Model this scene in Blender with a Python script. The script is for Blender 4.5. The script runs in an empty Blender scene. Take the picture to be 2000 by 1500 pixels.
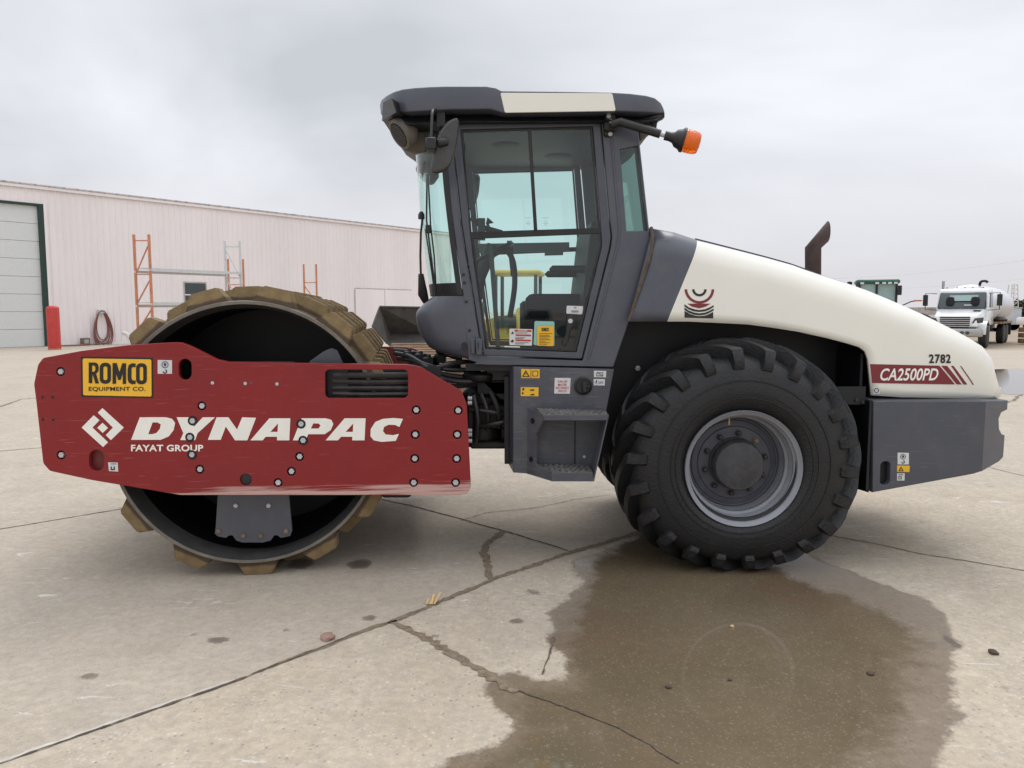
import bpy, bmesh, math, random
import numpy as np
from mathutils import Vector, Matrix
from mathutils.bvhtree import BVHTree
random.seed(7)
rng = np.random.RandomState(5)
R = math.radians
scene = bpy.context.scene
COL = scene.collection

# ------------------------------------------------------------------ camera
F = 1500.0; CY = -4.65; CH = 1.64; TH = math.atan(142 / F)
cam = bpy.data.cameras.new('camera'); cam.sensor_width = 36; cam.lens = F / 2000 * 36
cam.clip_start = .05; cam.clip_end = 3000
co = bpy.data.objects.new('camera', cam); COL.objects.link(co)
co.location = (0, CY, CH); co.rotation_euler = (math.pi / 2 - TH, 0, 0)
scene.camera = co

# ------------------------------------------------------------------ world (overcast), sun, exposure
SUN_EL, SUN_AZ = R(60), R(14)
w = bpy.data.worlds.new('World'); scene.world = w; w.use_nodes = True
nt = w.node_tree; N = nt.nodes; L = nt.links; N.clear()
out = N.new('ShaderNodeOutputWorld'); bg = N.new('ShaderNodeBackground')
sky = N.new('ShaderNodeTexSky'); sky.sky_type = 'NISHITA'; sky.sun_disc = False
sky.sun_elevation = SUN_EL; sky.sun_rotation = SUN_AZ
tc = N.new('ShaderNodeTexCoord'); sep = N.new('ShaderNodeSeparateXYZ'); L.new(tc.outputs['Generated'], sep.inputs[0])
# cloud deck: direction projected on a flat layer
dv = N.new('ShaderNodeMath'); dv.operation = 'ADD'; L.new(sep.outputs['Z'], dv.inputs[0]); dv.inputs[1].default_value = .34
vd = N.new('ShaderNodeVectorMath'); vd.operation = 'DIVIDE'; L.new(tc.outputs['Generated'], vd.inputs[0])
cb = N.new('ShaderNodeCombineXYZ')
for i in range(3): L.new(dv.outputs[0], cb.inputs[i])
L.new(cb.outputs[0], vd.inputs[1])
n1 = N.new('ShaderNodeTexNoise'); n1.inputs['Scale'].default_value = .85; n1.inputs['Detail'].default_value = 5; n1.inputs['Roughness'].default_value = .5
n1.inputs['Distortion'].default_value = .35
mp = N.new('ShaderNodeMapping'); mp.inputs['Location'].default_value = (3.4, 1.3, .6); L.new(vd.outputs[0], mp.inputs[0]); L.new(mp.outputs[0], n1.inputs['Vector'])
cr = N.new('ShaderNodeValToRGB'); e = cr.color_ramp.elements
e[0].position = .36; e[0].color = (.55, .57, .61, 1); e[1].position = .64; e[1].color = (.85, .865, .915, 1)
L.new(n1.outputs['Fac'], cr.inputs[0])
el = N.new('ShaderNodeMapRange'); L.new(sep.outputs['Z'], el.inputs[0]); el.inputs[1].default_value = .34; el.inputs[2].default_value = .95
el.inputs[3].default_value = 1.0; el.inputs[4].default_value = 2.25
mu = N.new('ShaderNodeVectorMath'); mu.operation = 'SCALE'; L.new(cr.outputs[0], mu.inputs[0]); L.new(el.outputs[0], mu.inputs['Scale'])
# slightly pinkish lower band near the horizon
hz = N.new('ShaderNodeMapRange'); L.new(sep.outputs['Z'], hz.inputs[0]); hz.inputs[1].default_value = 0; hz.inputs[2].default_value = .22
hm = N.new('ShaderNodeMix'); hm.data_type = 'RGBA'; L.new(hz.outputs[0], hm.inputs[0]); hm.inputs[6].default_value = (.66, .65, .685, 1); L.new(mu.outputs[0], hm.inputs[7])
sk = N.new('ShaderNodeVectorMath'); sk.operation = 'SCALE'; L.new(sky.outputs[0], sk.inputs[0]); sk.inputs['Scale'].default_value = .08
mx = N.new('ShaderNodeMix'); mx.data_type = 'RGBA'; mx.inputs[0].default_value = .95; L.new(sk.outputs[0], mx.inputs[6]); L.new(hm.outputs[2], mx.inputs[7])
L.new(mx.outputs[2], bg.inputs[0]); bg.inputs[1].default_value = 1.12; L.new(bg.outputs[0], out.inputs[0])
sl = bpy.data.lights.new('sun', 'SUN'); sl.energy = 1.0; sl.angle = R(30); sl.color = (1, .965, .92)
so = bpy.data.objects.new('sun', sl); COL.objects.link(so); so.rotation_euler = (math.pi / 2 - SUN_EL, 0, math.pi - SUN_AZ)
scene.view_settings.view_transform = 'Standard'; scene.view_settings.look = 'None'
scene.view_settings.exposure = 0.0; scene.view_settings.gamma = 1
scene.cycles.max_bounces = 10; scene.cycles.transparent_max_bounces = 24

# ------------------------------------------------------------------ pixel -> plane helpers (real distances)
def ray(px, py):
    u, v = (px - 1000) / F, (py - 750) / F
    return Vector((u, math.cos(TH) - v * math.sin(TH), -math.sin(TH) - v * math.cos(TH)))
CAM = Vector((0, CY, CH))
def at(px, py, Y): d = ray(px, py); return CAM + d * ((Y - CY) / d.y)
def gp(px, py, z=0): d = ray(px, py); return CAM + d * ((z - CH) / d.z)
def xz(pts, Y): return [(at(x, y, Y).x, at(x, y, Y).z) for x, y in pts]

# ------------------------------------------------------------------ materials
def newmat(name):
    m = bpy.data.materials.new(name); m.use_nodes = True; nt = m.node_tree
    return m, nt.nodes, nt.links, nt.nodes['Principled BSDF']
def mat(name, c, rough=.5, metal=0., var=.12, scale=6., bump=0., bscale=60., dust=0., dustc=(.42, .36, .29), coat=0., streak=False, spec=.5):
    m, N, L, B = newmat(name)
    B.inputs['Roughness'].default_value = rough; B.inputs['Metallic'].default_value = metal
    B.inputs['Coat Weight'].default_value = coat; B.inputs['Specular IOR Level'].default_value = spec
    tc = N.new('ShaderNodeTexCoord')
    n = N.new('ShaderNodeTexNoise'); n.inputs['Scale'].default_value = scale; n.inputs['Detail'].default_value = 6; n.inputs['Roughness'].default_value = .6
    if streak:
        mpn = N.new('ShaderNodeMapping'); mpn.inputs['Scale'].default_value = (1, 1, .12); L.new(tc.outputs['Object'], mpn.inputs[0]); L.new(mpn.outputs[0], n.inputs['Vector'])
    else: L.new(tc.outputs['Object'], n.inputs['Vector'])
    mr = N.new('ShaderNodeMapRange'); L.new(n.outputs['Fac'], mr.inputs[0]); mr.inputs[1].default_value = .3; mr.inputs[2].default_value = .7
    mr.inputs[3].default_value = 1 - var; mr.inputs[4].default_value = 1 + var
    sc = N.new('ShaderNodeVectorMath'); sc.operation = 'SCALE'; sc.inputs[0].default_value = c[:3]; L.new(mr.outputs[0], sc.inputs['Scale'])
    last = sc.outputs[0]
    if dust:
        d = N.new('ShaderNodeTexNoise'); d.inputs['Scale'].default_value = scale * 2.3; d.inputs['Detail'].default_value = 8; d.inputs['Roughness'].default_value = .7
        L.new(tc.outputs['Object'], d.inputs['Vector'])
        dm = N.new('ShaderNodeMapRange'); L.new(d.outputs['Fac'], dm.inputs[0]); dm.inputs[1].default_value = .45; dm.inputs[2].default_value = .75; dm.inputs[3].default_value = dust * .25; dm.inputs[4].default_value = dust
        mi = N.new('ShaderNodeMix'); mi.data_type = 'RGBA'; L.new(dm.outputs[0], mi.inputs[0]); L.new(last, mi.inputs[6]); mi.inputs[7].default_value = (*dustc, 1); last = mi.outputs[2]
        ra = N.new('ShaderNodeMath'); ra.operation = 'MULTIPLY_ADD'; L.new(dm.outputs[0], ra.inputs[0]); ra.inputs[1].default_value = .5; ra.inputs[2].default_value = rough; ra.use_clamp = True
        L.new(ra.outputs[0], B.inputs['Roughness'])
    L.new(last, B.inputs['Base Color'])
    if bump:
        b = N.new('ShaderNodeTexNoise'); b.inputs['Scale'].default_value = bscale; b.inputs['Detail'].default_value = 4; L.new(tc.outputs['Object'], b.inputs['Vector'])
        bp = N.new('ShaderNodeBump'); bp.inputs['Strength'].default_value = bump; bp.inputs['Distance'].default_value = .01; L.new(b.outputs['Fac'], bp.inputs['Height']); L.new(bp.outputs[0], B.inputs['Normal'])
    return m
def glass(name, tint, gl=(1, 1, 1), ior=1.5, rough=.01):
    m, N, L, B = newmat(name); N.remove(B); o = N['Material Output']
    t = N.new('ShaderNodeBsdfTransparent'); t.inputs[0].default_value = (*tint, 1)
    g = N.new('ShaderNodeBsdfGlossy'); g.inputs['Roughness'].default_value = rough; g.inputs[0].default_value = (*gl, 1)
    lw_ = N.new('ShaderNodeLayerWeight'); lw_.inputs[0].default_value = .5; pw_ = N.new('ShaderNodeMath'); pw_.operation = 'POWER'; L.new(lw_.outputs['Facing'], pw_.inputs[0]); pw_.inputs[1].default_value = 5; fr = N.new('ShaderNodeMath'); fr.operation = 'MULTIPLY_ADD'; L.new(pw_.outputs[0], fr.inputs[0]); fr.inputs[1].default_value = .93; fr.inputs[2].default_value = .055
    mx = N.new('ShaderNodeMixShader'); L.new(fr.outputs[0], mx.inputs[0]); L.new(t.outputs[0], mx.inputs[1]); L.new(g.outputs[0], mx.inputs[2]); L.new(mx.outputs[0], o.inputs[0])
    return m
def scratched(name, c, sc_c, rough, amount=.35, low=None, lowc=(.42, .30, .26), var=.07, dust=.06, dth=0.):
    """paint with fine slanted scratches, and a rubbed band below height `low`"""
    m = mat(name, c, rough, var=var, scale=2.2, dust=dust, coat=.06, spec=.35)
    N, L = m.node_tree.nodes, m.node_tree.links; B = N['Principled BSDF']; last = B.inputs['Base Color'].links[0].from_socket
    tc = N.new('ShaderNodeTexCoord')
    for (rx, sx, sz, th) in ((.10, 1.6, 210, .775), (-.28, 3.5, 150, .75), (.35, 4, 130, .755), (1.2, 7, 140, .75)):
        mpn = N.new('ShaderNodeMapping'); mpn.inputs['Rotation'].default_value = (0, rx, 0); mpn.inputs['Scale'].default_value = (sx, 1, sz); L.new(tc.outputs['Object'], mpn.inputs[0])
        n = N.new('ShaderNodeTexNoise'); n.inputs['Scale'].default_value = 1; n.inputs['Detail'].default_value = 2; L.new(mpn.outputs[0], n.inputs['Vector'])
        mr = N.new('ShaderNodeMapRange'); L.new(n.outputs['Fac'], mr.inputs[0]); mr.inputs[1].default_value = th - .04 - dth; mr.inputs[2].default_value = th + .03 - dth; mr.inputs[4].default_value = amount
        mi = N.new('ShaderNodeMix'); mi.data_type = 'RGBA'; L.new(mr.outputs[0], mi.inputs[0]); L.new(last, mi.inputs[6]); mi.inputs[7].default_value = (*sc_c, 1); last = mi.outputs[2]
    if low is not None:
        sp = N.new('ShaderNodeSeparateXYZ'); L.new(tc.outputs['Object'], sp.inputs[0])
        mpn = N.new('ShaderNodeMapping'); mpn.inputs['Scale'].default_value = (1.6, 1, 45); L.new(tc.outputs['Object'], mpn.inputs[0])
        n = N.new('ShaderNodeTexNoise'); n.inputs['Scale'].default_value = 1; n.inputs['Detail'].default_value = 5; n.inputs['Roughness'].default_value = .6; L.new(mpn.outputs[0], n.inputs['Vector'])
        a = N.new('ShaderNodeMapRange'); L.new(sp.outputs['Z'], a.inputs[0]); a.inputs[1].default_value = low; a.inputs[2].default_value = low + .11; a.inputs[3].default_value = .42; a.inputs[4].default_value = -.2
        ad = N.new('ShaderNodeMath'); L.new(a.outputs[0], ad.inputs[0]); L.new(n.outputs['Fac'], ad.inputs[1])
        mr = N.new('ShaderNodeMapRange'); L.new(ad.outputs[0], mr.inputs[0]); mr.inputs[1].default_value = .72; mr.inputs[2].default_value = .90; mr.inputs[4].default_value = .8
        mi = N.new('ShaderNodeMix'); mi.data_type = 'RGBA'; L.new(mr.outputs[0], mi.inputs[0]); L.new(last, mi.inputs[6]); mi.inputs[7].default_value = (*lowc, 1); last = mi.outputs[2]
    L.new(last, B.inputs['Base Color'])
    return m
M = {}
M['red'] = scratched('red_paint', (.235, .013, .015), (.50, .22, .19), .36, .34, low=.548, lowc=(.60, .42, .37), dust=.025, dth=.02)
M['redplain'] = mat('red_paint_plain', (.20, .016, .017), .4, dust=.15)
M['grey'] = mat('grey_paint', (.066, .073, .096), .36, var=.06, scale=3, dust=.07, coat=.2)
M['greyb'] = scratched('bumper_paint', (.068, .074, .092), (.22, .23, .25), .42, .34, dth=.03, dust=.08)
M['greystep'] = scratched('step_paint', (.060, .066, .086), (.24, .24, .24), .45, .35, dth=.05, dust=.16)
M['frame'] = mat('door_frame_paint', (.056, .062, .081), .38, var=.06, dust=.05, coat=.15)
M['cream'] = mat('cream_paint', (.80, .78, .695), .25, var=.025, scale=1.5, dust=.03, coat=.5)
M['black'] = mat('black_paint', (.004, .0045, .006), .5, var=.2, dust=.012)
M['wheelhouse'] = mat('wheelhouse_paint', (.003, .0035, .006), .5, var=.2, dust=.006)
M['drumin'] = mat('drum_inner_paint', (.004, .0045, .006), .5, var=.3, scale=5, dust=.015, dustc=(.2, .15, .1))
M['drumlow'] = mat('drum_lip_steel', (.05, .052, .055), .42, var=.3, scale=9, dust=.4, dustc=(.13, .105, .075))
M['drumedge'] = mat('drum_edge_steel', (.15, .135, .115), .5, var=.3, scale=9, dust=.3, dustc=(.2, .16, .11))
M['rubber'] = mat('tyre_rubber', (.0055, .006, .0075), .5, var=.35, scale=5, dust=.16, dustc=(.055, .051, .045), bump=.45, bscale=60)
M['rubberworn'] = mat('tyre_lug_worn', (.030, .030, .030), .75, var=.4, scale=14, dust=.5, dustc=(.075, .072, .066), bump=.5, bscale=80)
M['hub'] = mat('dark_hub', (.030, .032, .040), .5, var=.25, scale=8, dust=.12)
M['rubberpl'] = mat('rubber_plain', (.016, .016, .017), .6)
M['rim'] = mat('rim_paint', (.24, .25, .275), .40, var=.12, scale=5, dust=.16, dustc=(.3, .29, .27))
M['rimd'] = mat('wheel_disc_paint', (.075, .08, .105), .45, var=.15, scale=6, dust=.10)
M['pad'] = mat('pad_steel_mud', (.235, .165, .078), .85, var=.25, scale=9, dust=.55, dustc=(.13, .09, .055), bump=.6, bscale=30)
def padmud():
    m = M['pad']; N, L = m.node_tree.nodes, m.node_tree.links; B = N['Principled BSDF']; last = B.inputs['Base Color'].links[0].from_socket
    tc = N.new('ShaderNodeTexCoord'); sp = N.new('ShaderNodeSeparateXYZ'); L.new(tc.outputs['Object'], sp.inputs[0])
    n = N.new('ShaderNodeTexNoise'); n.inputs['Scale'].default_value = 14; n.inputs['Detail'].default_value = 6; L.new(tc.outputs['Object'], n.inputs[0])
    a = N.new('ShaderNodeMath'); a.operation = 'MULTIPLY_ADD'; L.new(n.outputs[0], a.inputs[0]); a.inputs[1].default_value = -.022; L.new(sp.outputs['Z'], a.inputs[2])
    mr = N.new('ShaderNodeMapRange'); L.new(a.outputs[0], mr.inputs[0]); mr.inputs[1].default_value = .818; mr.inputs[2].default_value = .832; mr.inputs[3].default_value = .85; mr.inputs[4].default_value = 0
    mi = N.new('ShaderNodeMix'); mi.data_type = 'RGBA'; L.new(mr.outputs[0], mi.inputs[0]); L.new(last, mi.inputs[6]); mi.inputs[7].default_value = (.055, .036, .026, 1); L.new(mi.outputs[2], B.inputs['Base Color'])
padmud()
M['shell'] = mat('drum_shell_mud', (.12, .085, .05), .9, var=.4, scale=8, dust=.5, dustc=(.06, .04, .03), bump=.5, bscale=25)
M['steel'] = mat('bolt_steel', (.50, .51, .52), .4, metal=.15, var=.1, dust=.1)
M['darksteel'] = mat('dark_steel', (.022, .022, .024), .45, metal=.3, var=.3, dust=.15)
M['rustbolt'] = mat('rusty_bolt', (.20, .15, .09), .7, var=.3)
M['rust'] = mat('rusty_exhaust', (.062, .036, .030), .75, var=.45, scale=14, dust=.5, dustc=(.06, .055, .055), bump=.2)
M['yellow'] = mat('yellow_sign', (.86, .48, .03), .35, var=.02)
M['yel_lab'] = mat('yellow_label', (.80, .45, .02), .4, var=.05)
M['white'] = mat('white_vinyl', (.86, .84, .76), .4, var=.04, scale=12)
M['whitelab'] = mat('white_label', (.62, .63, .63), .4, var=.05)
M['ink'] = mat('black_ink', (.012, .012, .012), .45)
M['redink'] = mat('red_ink', (.45, .03, .02), .5)
M['greyink'] = mat('grey_ink', (.25, .25, .25), .5)
M['decalred'] = mat('maroon_decal', (.19, .018, .025), .35, var=.04)
M['plastic'] = mat('black_plastic', (.009, .009, .011), .42, var=.2, dust=.035)
M['mirrorback'] = mat('mirror_back_plastic', (.035, .036, .038), .42, var=.1, dust=.1)
M['mirror'] = mat('mirror_glass', (.7, .72, .72), .03, metal=1, var=0)
M['brownlamp'] = mat('dusty_grille', (.13, .115, .10), .7, var=.2, dust=.4, dustc=(.2, .17, .13))
M['seat'] = mat('seat_cloth', (.010, .010, .011), .85, bump=.3)
M['liner'] = mat('roof_liner', (.11, .115, .115), .85)
M['interior'] = mat('interior_plastic', (.018, .019, .021), .6)
M['lever'] = mat('light_grey_plastic', (.13, .14, .14), .5)
M['palepanel'] = mat('pale_bluish_panel', (.45, .62, .60), .4, var=.05)
M['glass'] = glass('cab_glass', (.78, .945, .912))
M['glassd'] = glass('cab_glass_dark', (.42, .60, .56))
M['glassw'] = glass('windscreen_glass', (.80, .965, .93))
M['tread'] = mat('worn_step_metal', (.21, .205, .20), .5, metal=.35, var=.4, scale=45, dust=.5, dustc=(.12, .09, .07), bump=1., bscale=120)
M['foam'] = mat('rusty_seal', (.10, .075, .055), .9, var=.4, scale=20)
def lens():
    m, N, L, B = newmat('amber_lens'); B.inputs['Base Color'].default_value = (.95, .17, .004, 1); B.inputs['Roughness'].default_value = .12
    B.inputs['Transmission Weight'].default_value = .35; B.inputs['Subsurface Weight'].default_value = 0
    tc = N.new('ShaderNodeTexCoord'); v = N.new('ShaderNodeTexVoronoi'); v.inputs['Scale'].default_value = 90; L.new(tc.outputs['Object'], v.inputs[0])
    b = N.new('ShaderNodeBump'); b.inputs['Strength'].default_value = .4; b.inputs['Distance'].default_value = .004; L.new(v.outputs['Distance'], b.inputs['Height']); L.new(b.outputs[0], B.inputs['Normal'])
    return m
M['amber'] = lens()
# building, yard
M['siding'] = mat('pinkish_white_siding', (.85, .79, .785), .5, var=.06, scale=.35, dust=.10, dustc=(.52, .46, .42), streak=True)
M['trimw'] = mat('eave_trim', (.42, .38, .35), .6, var=.3, scale=2)
M['doorw'] = mat('white_door_panel', (.66, .68, .67), .5, var=.03, dust=.06)
M['green'] = mat('green_trim', (.012, .04, .03), .5)
M['orange'] = mat('orange_rack_paint', (.52, .21, .11), .6, var=.2)
M['galv'] = mat('galvanised', (.58, .59, .59), .45, metal=.3, var=.1)
M['bollard'] = mat('red_bollard_paint', (.50, .025, .02), .45, var=.15, dust=.12)
M['hose'] = mat('old_red_hose', (.22, .085, .07), .7)
M['pvc'] = mat('white_pipe', (.62, .60, .55), .5)
M['brown'] = mat('brown_box', (.16, .12, .09), .7)
M['loader'] = mat('yellow_loader_paint', (.62, .38, .04), .45, dust=.2)
M['bucket'] = mat('bucket_steel', (.05, .046, .042), .55, metal=.3, var=.4, dust=.3, dustc=(.12, .09, .07))
M['wood'] = mat('weathered_timber', (.26, .17, .10), .8, var=.35, scale=3)
M['tgreen'] = mat('tractor_green', (.025, .10, .065), .4)
M['twhite'] = mat('truck_white', (.80, .81, .82), .25, var=.02, coat=.5)
M['chrome'] = mat('chrome', (.45, .45, .45), .12, metal=1, var=.05)
M['tank'] = mat('steel_tank', (.66, .67, .69), .35, metal=.25, var=.08)
M['windglass'] = mat('dark_windscreen', (.05, .065, .068), .12, var=.1)
M['cabglass'] = mat('pale_green_pane', (.30, .42, .40), .15, var=.05)
M['leaf'] = mat('far_foliage', (.05, .065, .04), .9, var=.4, scale=1)
M['bark'] = mat('bark', (.10, .08, .06), .9)
M['straw'] = mat('dry_leaf', (.55, .38, .18), .8)
M['stone'] = mat('reddish_stone', (.30, .19, .15), .8)
M['mudclod'] = mat('mud_clod', (.09, .065, .045), .9)

# ------------------------------------------------------------------ object helpers
def thing(name, label, cat, loc=(0, 0, 0), rz=0, group=None, local=False):
    o = bpy.data.objects.new(name, None); COL.objects.link(o); o.location = loc; o.rotation_euler = (0, 0, rz); o.empty_display_size = .2
    o['label'] = label; o['category'] = cat
    if group: o['group'] = group
    if not local: o['_w'] = 1
    return o
def tag(o, label=None, cat=None, group=None, kind=None):
    if label: o['label'] = label
    if cat: o['category'] = cat
    if group: o['group'] = group
    if kind: o['kind'] = kind
    return o
def finish(name, me, m, parent=None, smooth=40):
    ms = m if isinstance(m, (list, tuple)) else [m]
    if len(me.materials) == 0:
        for k in ms: me.materials.append(k)
    if smooth:
        for p in me.polygons: p.use_smooth = True
        me.set_sharp_from_angle(angle=R(smooth))
    o = bpy.data.objects.new(name, me); COL.objects.link(o)
    if parent:
        o.parent = parent
        if '_w' in parent: o.matrix_parent_inverse = Matrix.Translation(-Vector(parent.location))
    return o
def mesh_of(name, v, f):
    me = bpy.data.meshes.new(name); me.from_pydata([tuple(p) for p in v], [], f); me.update(); return me
class MB:
    def __init__(s): s.v = []; s.f = []
    def add(s, v, f):
        n = len(s.v); s.v += [Vector(p) for p in v]; s.f += [tuple(i + n for i in q) for q in f]; return s
    def box(s, x0, x1, y0, y1, z0, z1):
        v = [(x, y, z) for x in (x0, x1) for y in (y0, y1) for z in (z0, z1)]
        return s.add(v, [(0, 1, 3, 2), (4, 6, 7, 5), (0, 4, 5, 1), (2, 3, 7, 6), (0, 2, 6, 4), (1, 5, 7, 3)])
    def hexa(s, a, b):   # two quads (4 pts each)
        return s.add(list(a) + list(b), [(0, 1, 2, 3), (7, 6, 5, 4)] + [(i, i + 4, (i + 1) % 4 + 4, (i + 1) % 4) for i in range(4)])
    def bar(s, p0, p1, wx, wy, up=(0, 0, 1)):
        p0, p1 = Vector(p0), Vector(p1); d = (p1 - p0).normalized(); a = d.cross(Vector(up))
        if a.length < 1e-4: a = d.cross(Vector((1, 0, 0)))
        a.normalize(); b = a.cross(d).normalized(); a *= wx / 2; b *= wy / 2
        q = lambda p: [p - a - b, p + a - b, p + a + b, p - a + b]
        return s.hexa(q(p0), q(p1))
    def tube(s, pts, r, n=8, caps=True):
        pts = [Vector(p) for p in pts]; rs = r if isinstance(r, (list, tuple)) else [r] * len(pts)
        rings = []; prev = None
        for i, p in enumerate(pts):
            d = (pts[min(i + 1, len(pts) - 1)] - pts[max(i - 1, 0)]).normalized()
            if prev is None:
                a = d.cross(Vector((0, 0, 1)))
                if a.length < .05: a = d.cross(Vector((1, 0, 0)))
            else: a = prev - d * prev.dot(d)
            a.normalize(); prev = a; b = d.cross(a)
            rings.append([p + (a * math.cos(t) + b * math.sin(t)) * rs[i] for t in [2 * math.pi * k / n for k in range(n)]])
        v = [q for rg in rings for q in rg]
        f = [(i * n + k, i * n + (k + 1) % n, (i + 1) * n + (k + 1) % n, (i + 1) * n + k) for i in range(len(pts) - 1) for k in range(n)]
        if caps: f += [tuple(range(n))[::-1], tuple((len(pts) - 1) * n + k for k in range(n))]
        return s.add(v, f)
    def lathe(s, prof, c, axis=(0, 1, 0), n=48, close=False):   # prof (r, h) along axis
        ax = Vector(axis).normalized(); a = ax.cross(Vector((0, 0, 1)))
        if a.length < .05: a = Vector((1, 0, 0))
        a.normalize(); b = ax.cross(a); c = Vector(c)
        v = [c + ax * h + (a * math.cos(t) + b * math.sin(t)) * r for r, h in prof for t in [2 * math.pi * k / n for k in range(n)]]
        m = len(prof); f = [(i * n + k, i * n + (k + 1) % n, (i + 1) * n + (k + 1) % n, (i + 1) * n + k) for i in range(m - 1) for k in range(n)]
        if close: f += [((m - 1) * n + k, (m - 1) * n + (k + 1) % n, (k + 1) % n, k) for k in range(n)]
        else:
            if prof[0][0] > .0005: f.append(tuple(range(n)))
            if prof[-1][0] > .0005: f.append(tuple((m - 1) * n + k for k in range(n))[::-1])
        return s.add(v, f)
    def build(s, name, m, parent=None, bevel=0, smooth=40, seg=1, recalc=True):
        me = mesh_of(name, s.v, s.f)
        bm = bmesh.new(); bm.from_mesh(me)
        bmesh.ops.remove_doubles(bm, verts=bm.verts, dist=1e-6)
        if recalc: bmesh.ops.recalc_face_normals(bm, faces=bm.faces)
        if bevel:
            es = [e for e in bm.edges if len(e.link_faces) == 2 and e.calc_face_angle(0) > R(28)]
            bmesh.ops.bevel(bm, geom=es, offset=bevel, segments=seg, affect='EDGES', profile=.5, clamp_overlap=True)
        bm.to_mesh(me); bm.free()
        return finish(name, me, m, parent, smooth)
def area(p): return sum(p[i - 1][0] * p[i][1] - p[i][0] * p[i - 1][1] for i in range(len(p))) / 2
def rnd(pts, r, seg=5):
    """round the corners of a 2-D polygon"""
    o = []; n = len(pts)
    for i, p in enumerate(pts):
        p = Vector(p); a = Vector(pts[i - 1]) - p; b = Vector(pts[(i + 1) % n]) - p
        rr = r[i] if isinstance(r, (list, tuple)) else r
        t = min(rr, a.length * .45, b.length * .45)
        p0 = p + a.normalized() * t; p1 = p + b.normalized() * t
        for k in range(seg + 1):
            u = k / seg; q = p0 * (1 - u) ** 2 + p * 2 * u * (1 - u) + p1 * u * u; o.append((q.x, q.y))
    return o
def ell(cx, cy, rx, ry, n=24): return [(cx + rx * math.cos(2 * math.pi * k / n), cy + ry * math.sin(2 * math.pi * k / n)) for k in range(n)]
def fillmesh(name, outers, th, bevel=0):
    c = bpy.data.curves.new(name, 'CURVE'); c.dimensions = '2D'; c.fill_mode = 'BOTH'
    c.extrude = max(th / 2 - bevel, 0); c.bevel_depth = bevel; c.offset = -bevel; c.bevel_resolution = 1
    for k, p in enumerate(outers):
        s = c.splines.new('POLY'); s.points.add(len(p) - 1); s.use_cyclic_u = True
        pp = p if area(p) > 0 else p[::-1]
        for q, v in zip(s.points, pp): q.co = (v[0], v[1], 0, 1)
    o = bpy.data.objects.new(name, c); me = bpy.data.meshes.new_from_object(o); me.name = name
    bpy.data.objects.remove(o); bpy.data.curves.remove(c); return me
def plate(name, outer, Y, th, m, parent=None, holes=(), bevel=.003, r=0, px=True, smooth=35):
    """vertical plate whose front face is at Y, going back by th; outlines in photo pixels on that plane (or metres)"""
    cv = (lambda p: xz(p, Y)) if px else (lambda p: p)
    oo = cv(outer); oo = rnd(oo, r) if r else oo
    me = fillmesh(name, [oo] + [cv(h) for h in holes], th, bevel)
    for v in me.vertices: x, y, z = v.co; v.co = (x, Y + th / 2 - z, y)
    me.materials.clear()
    return finish(name, me, m, parent, smooth)
def decal(name, polys, Y, m, parent, px=True, th=.0012, bvh=None, sub=False):
    """thin vinyl on a surface: each poly its own fill"""
    V, Fc = [], []
    for p in polys:
        q = xz(p, Y) if px else p
        me = fillmesh(name, [q] if not isinstance(p[0][0], (list, tuple)) else p, th)
        n = len(V); V += [(v.co.x, Y - v.co.z, v.co.y) for v in me.vertices]; Fc += [tuple(i + n for i in f.vertices) for f in me.polygons]
        bpy.data.meshes.remove(me)
    me = mesh_of(name, V, Fc)
    if bvh: drape(me, bvh)
    return finish(name, me, m, parent, 0)
def decal_h(name, outers_px, Y, m, parent, th=.0012, bvh=None):
    """one fill whose later outlines are holes"""
    me = fillmesh(name, [xz(p, Y) for p in outers_px], th)
    for v in me.vertices: x, y, z = v.co; v.co = (x, Y - z, y)
    me.materials.clear()
    if bvh: drape(me, bvh)
    return finish(name, me, m, parent, 0)
def drape(me, bvh, off=.0015):
    bm = bmesh.new(); bm.from_mesh(me); bmesh.ops.triangulate(bm, faces=bm.faces)
    for _ in range(5):
        es = [e for e in bm.edges if e.calc_length() > .05]
        if not es: break
        bmesh.ops.subdivide_edges(bm, edges=es, cuts=1); bmesh.ops.triangulate(bm, faces=bm.faces)
    ys = [v.co.y for v in bm.verts]; mid = (min(ys) + max(ys)) / 2
    for v in bm.verts:
        # keep the seen position: go along the view line of the surface point, then settle on the surface
        h = bvh.ray_cast(Vector((v.co.x, -2, v.co.z)), Vector((0, 1, 0)))
        if h[0] is not None:
            v.co.y = h[0].y - off - (.001 if v.co.y < mid else 0)
    bm.to_mesh(me); bm.free()
def text(s, x0, y0, x1, y1, Y, m, parent, name='lettering', bold=0., shear=0., spacing=1., bvh=None, th=.001):
    """flat lettering fitted to a pixel box on plane Y"""
    c = bpy.data.curves.new(name, 'FONT'); c.body = s; c.size = 1; c.offset = bold; c.shear = shear; c.space_character = spacing; c.extrude = .0; c.resolution_u = 4
    o = bpy.data.objects.new(name, c); me = bpy.data.meshes.new_from_object(o); me.name = name; bpy.data.objects.remove(o)
    xs = [v.co.x for v in me.vertices]; ys = [v.co.y for v in me.vertices]
    a, b = at(x0, y1, Y), at(x1, y0, Y)
    a2, b2 = at(x0, y0, Y), at(x1, y1, Y)
    mx0, mx1, my0, my1 = min(xs), max(xs), min(ys), max(ys)
    for v in me.vertices:
        u = (v.co.x - mx0) / (mx1 - mx0); w_ = (v.co.y - my0) / (my1 - my0)
        p = (a.lerp(b2, u)).lerp(a2.lerp(b, u), w_); v.co = (p.x, Y - th, p.z)
    me.materials.clear()
    if bvh: drape(me, bvh, .004)
    me.update()
    return finish(name, me, m, parent, 0)
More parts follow.
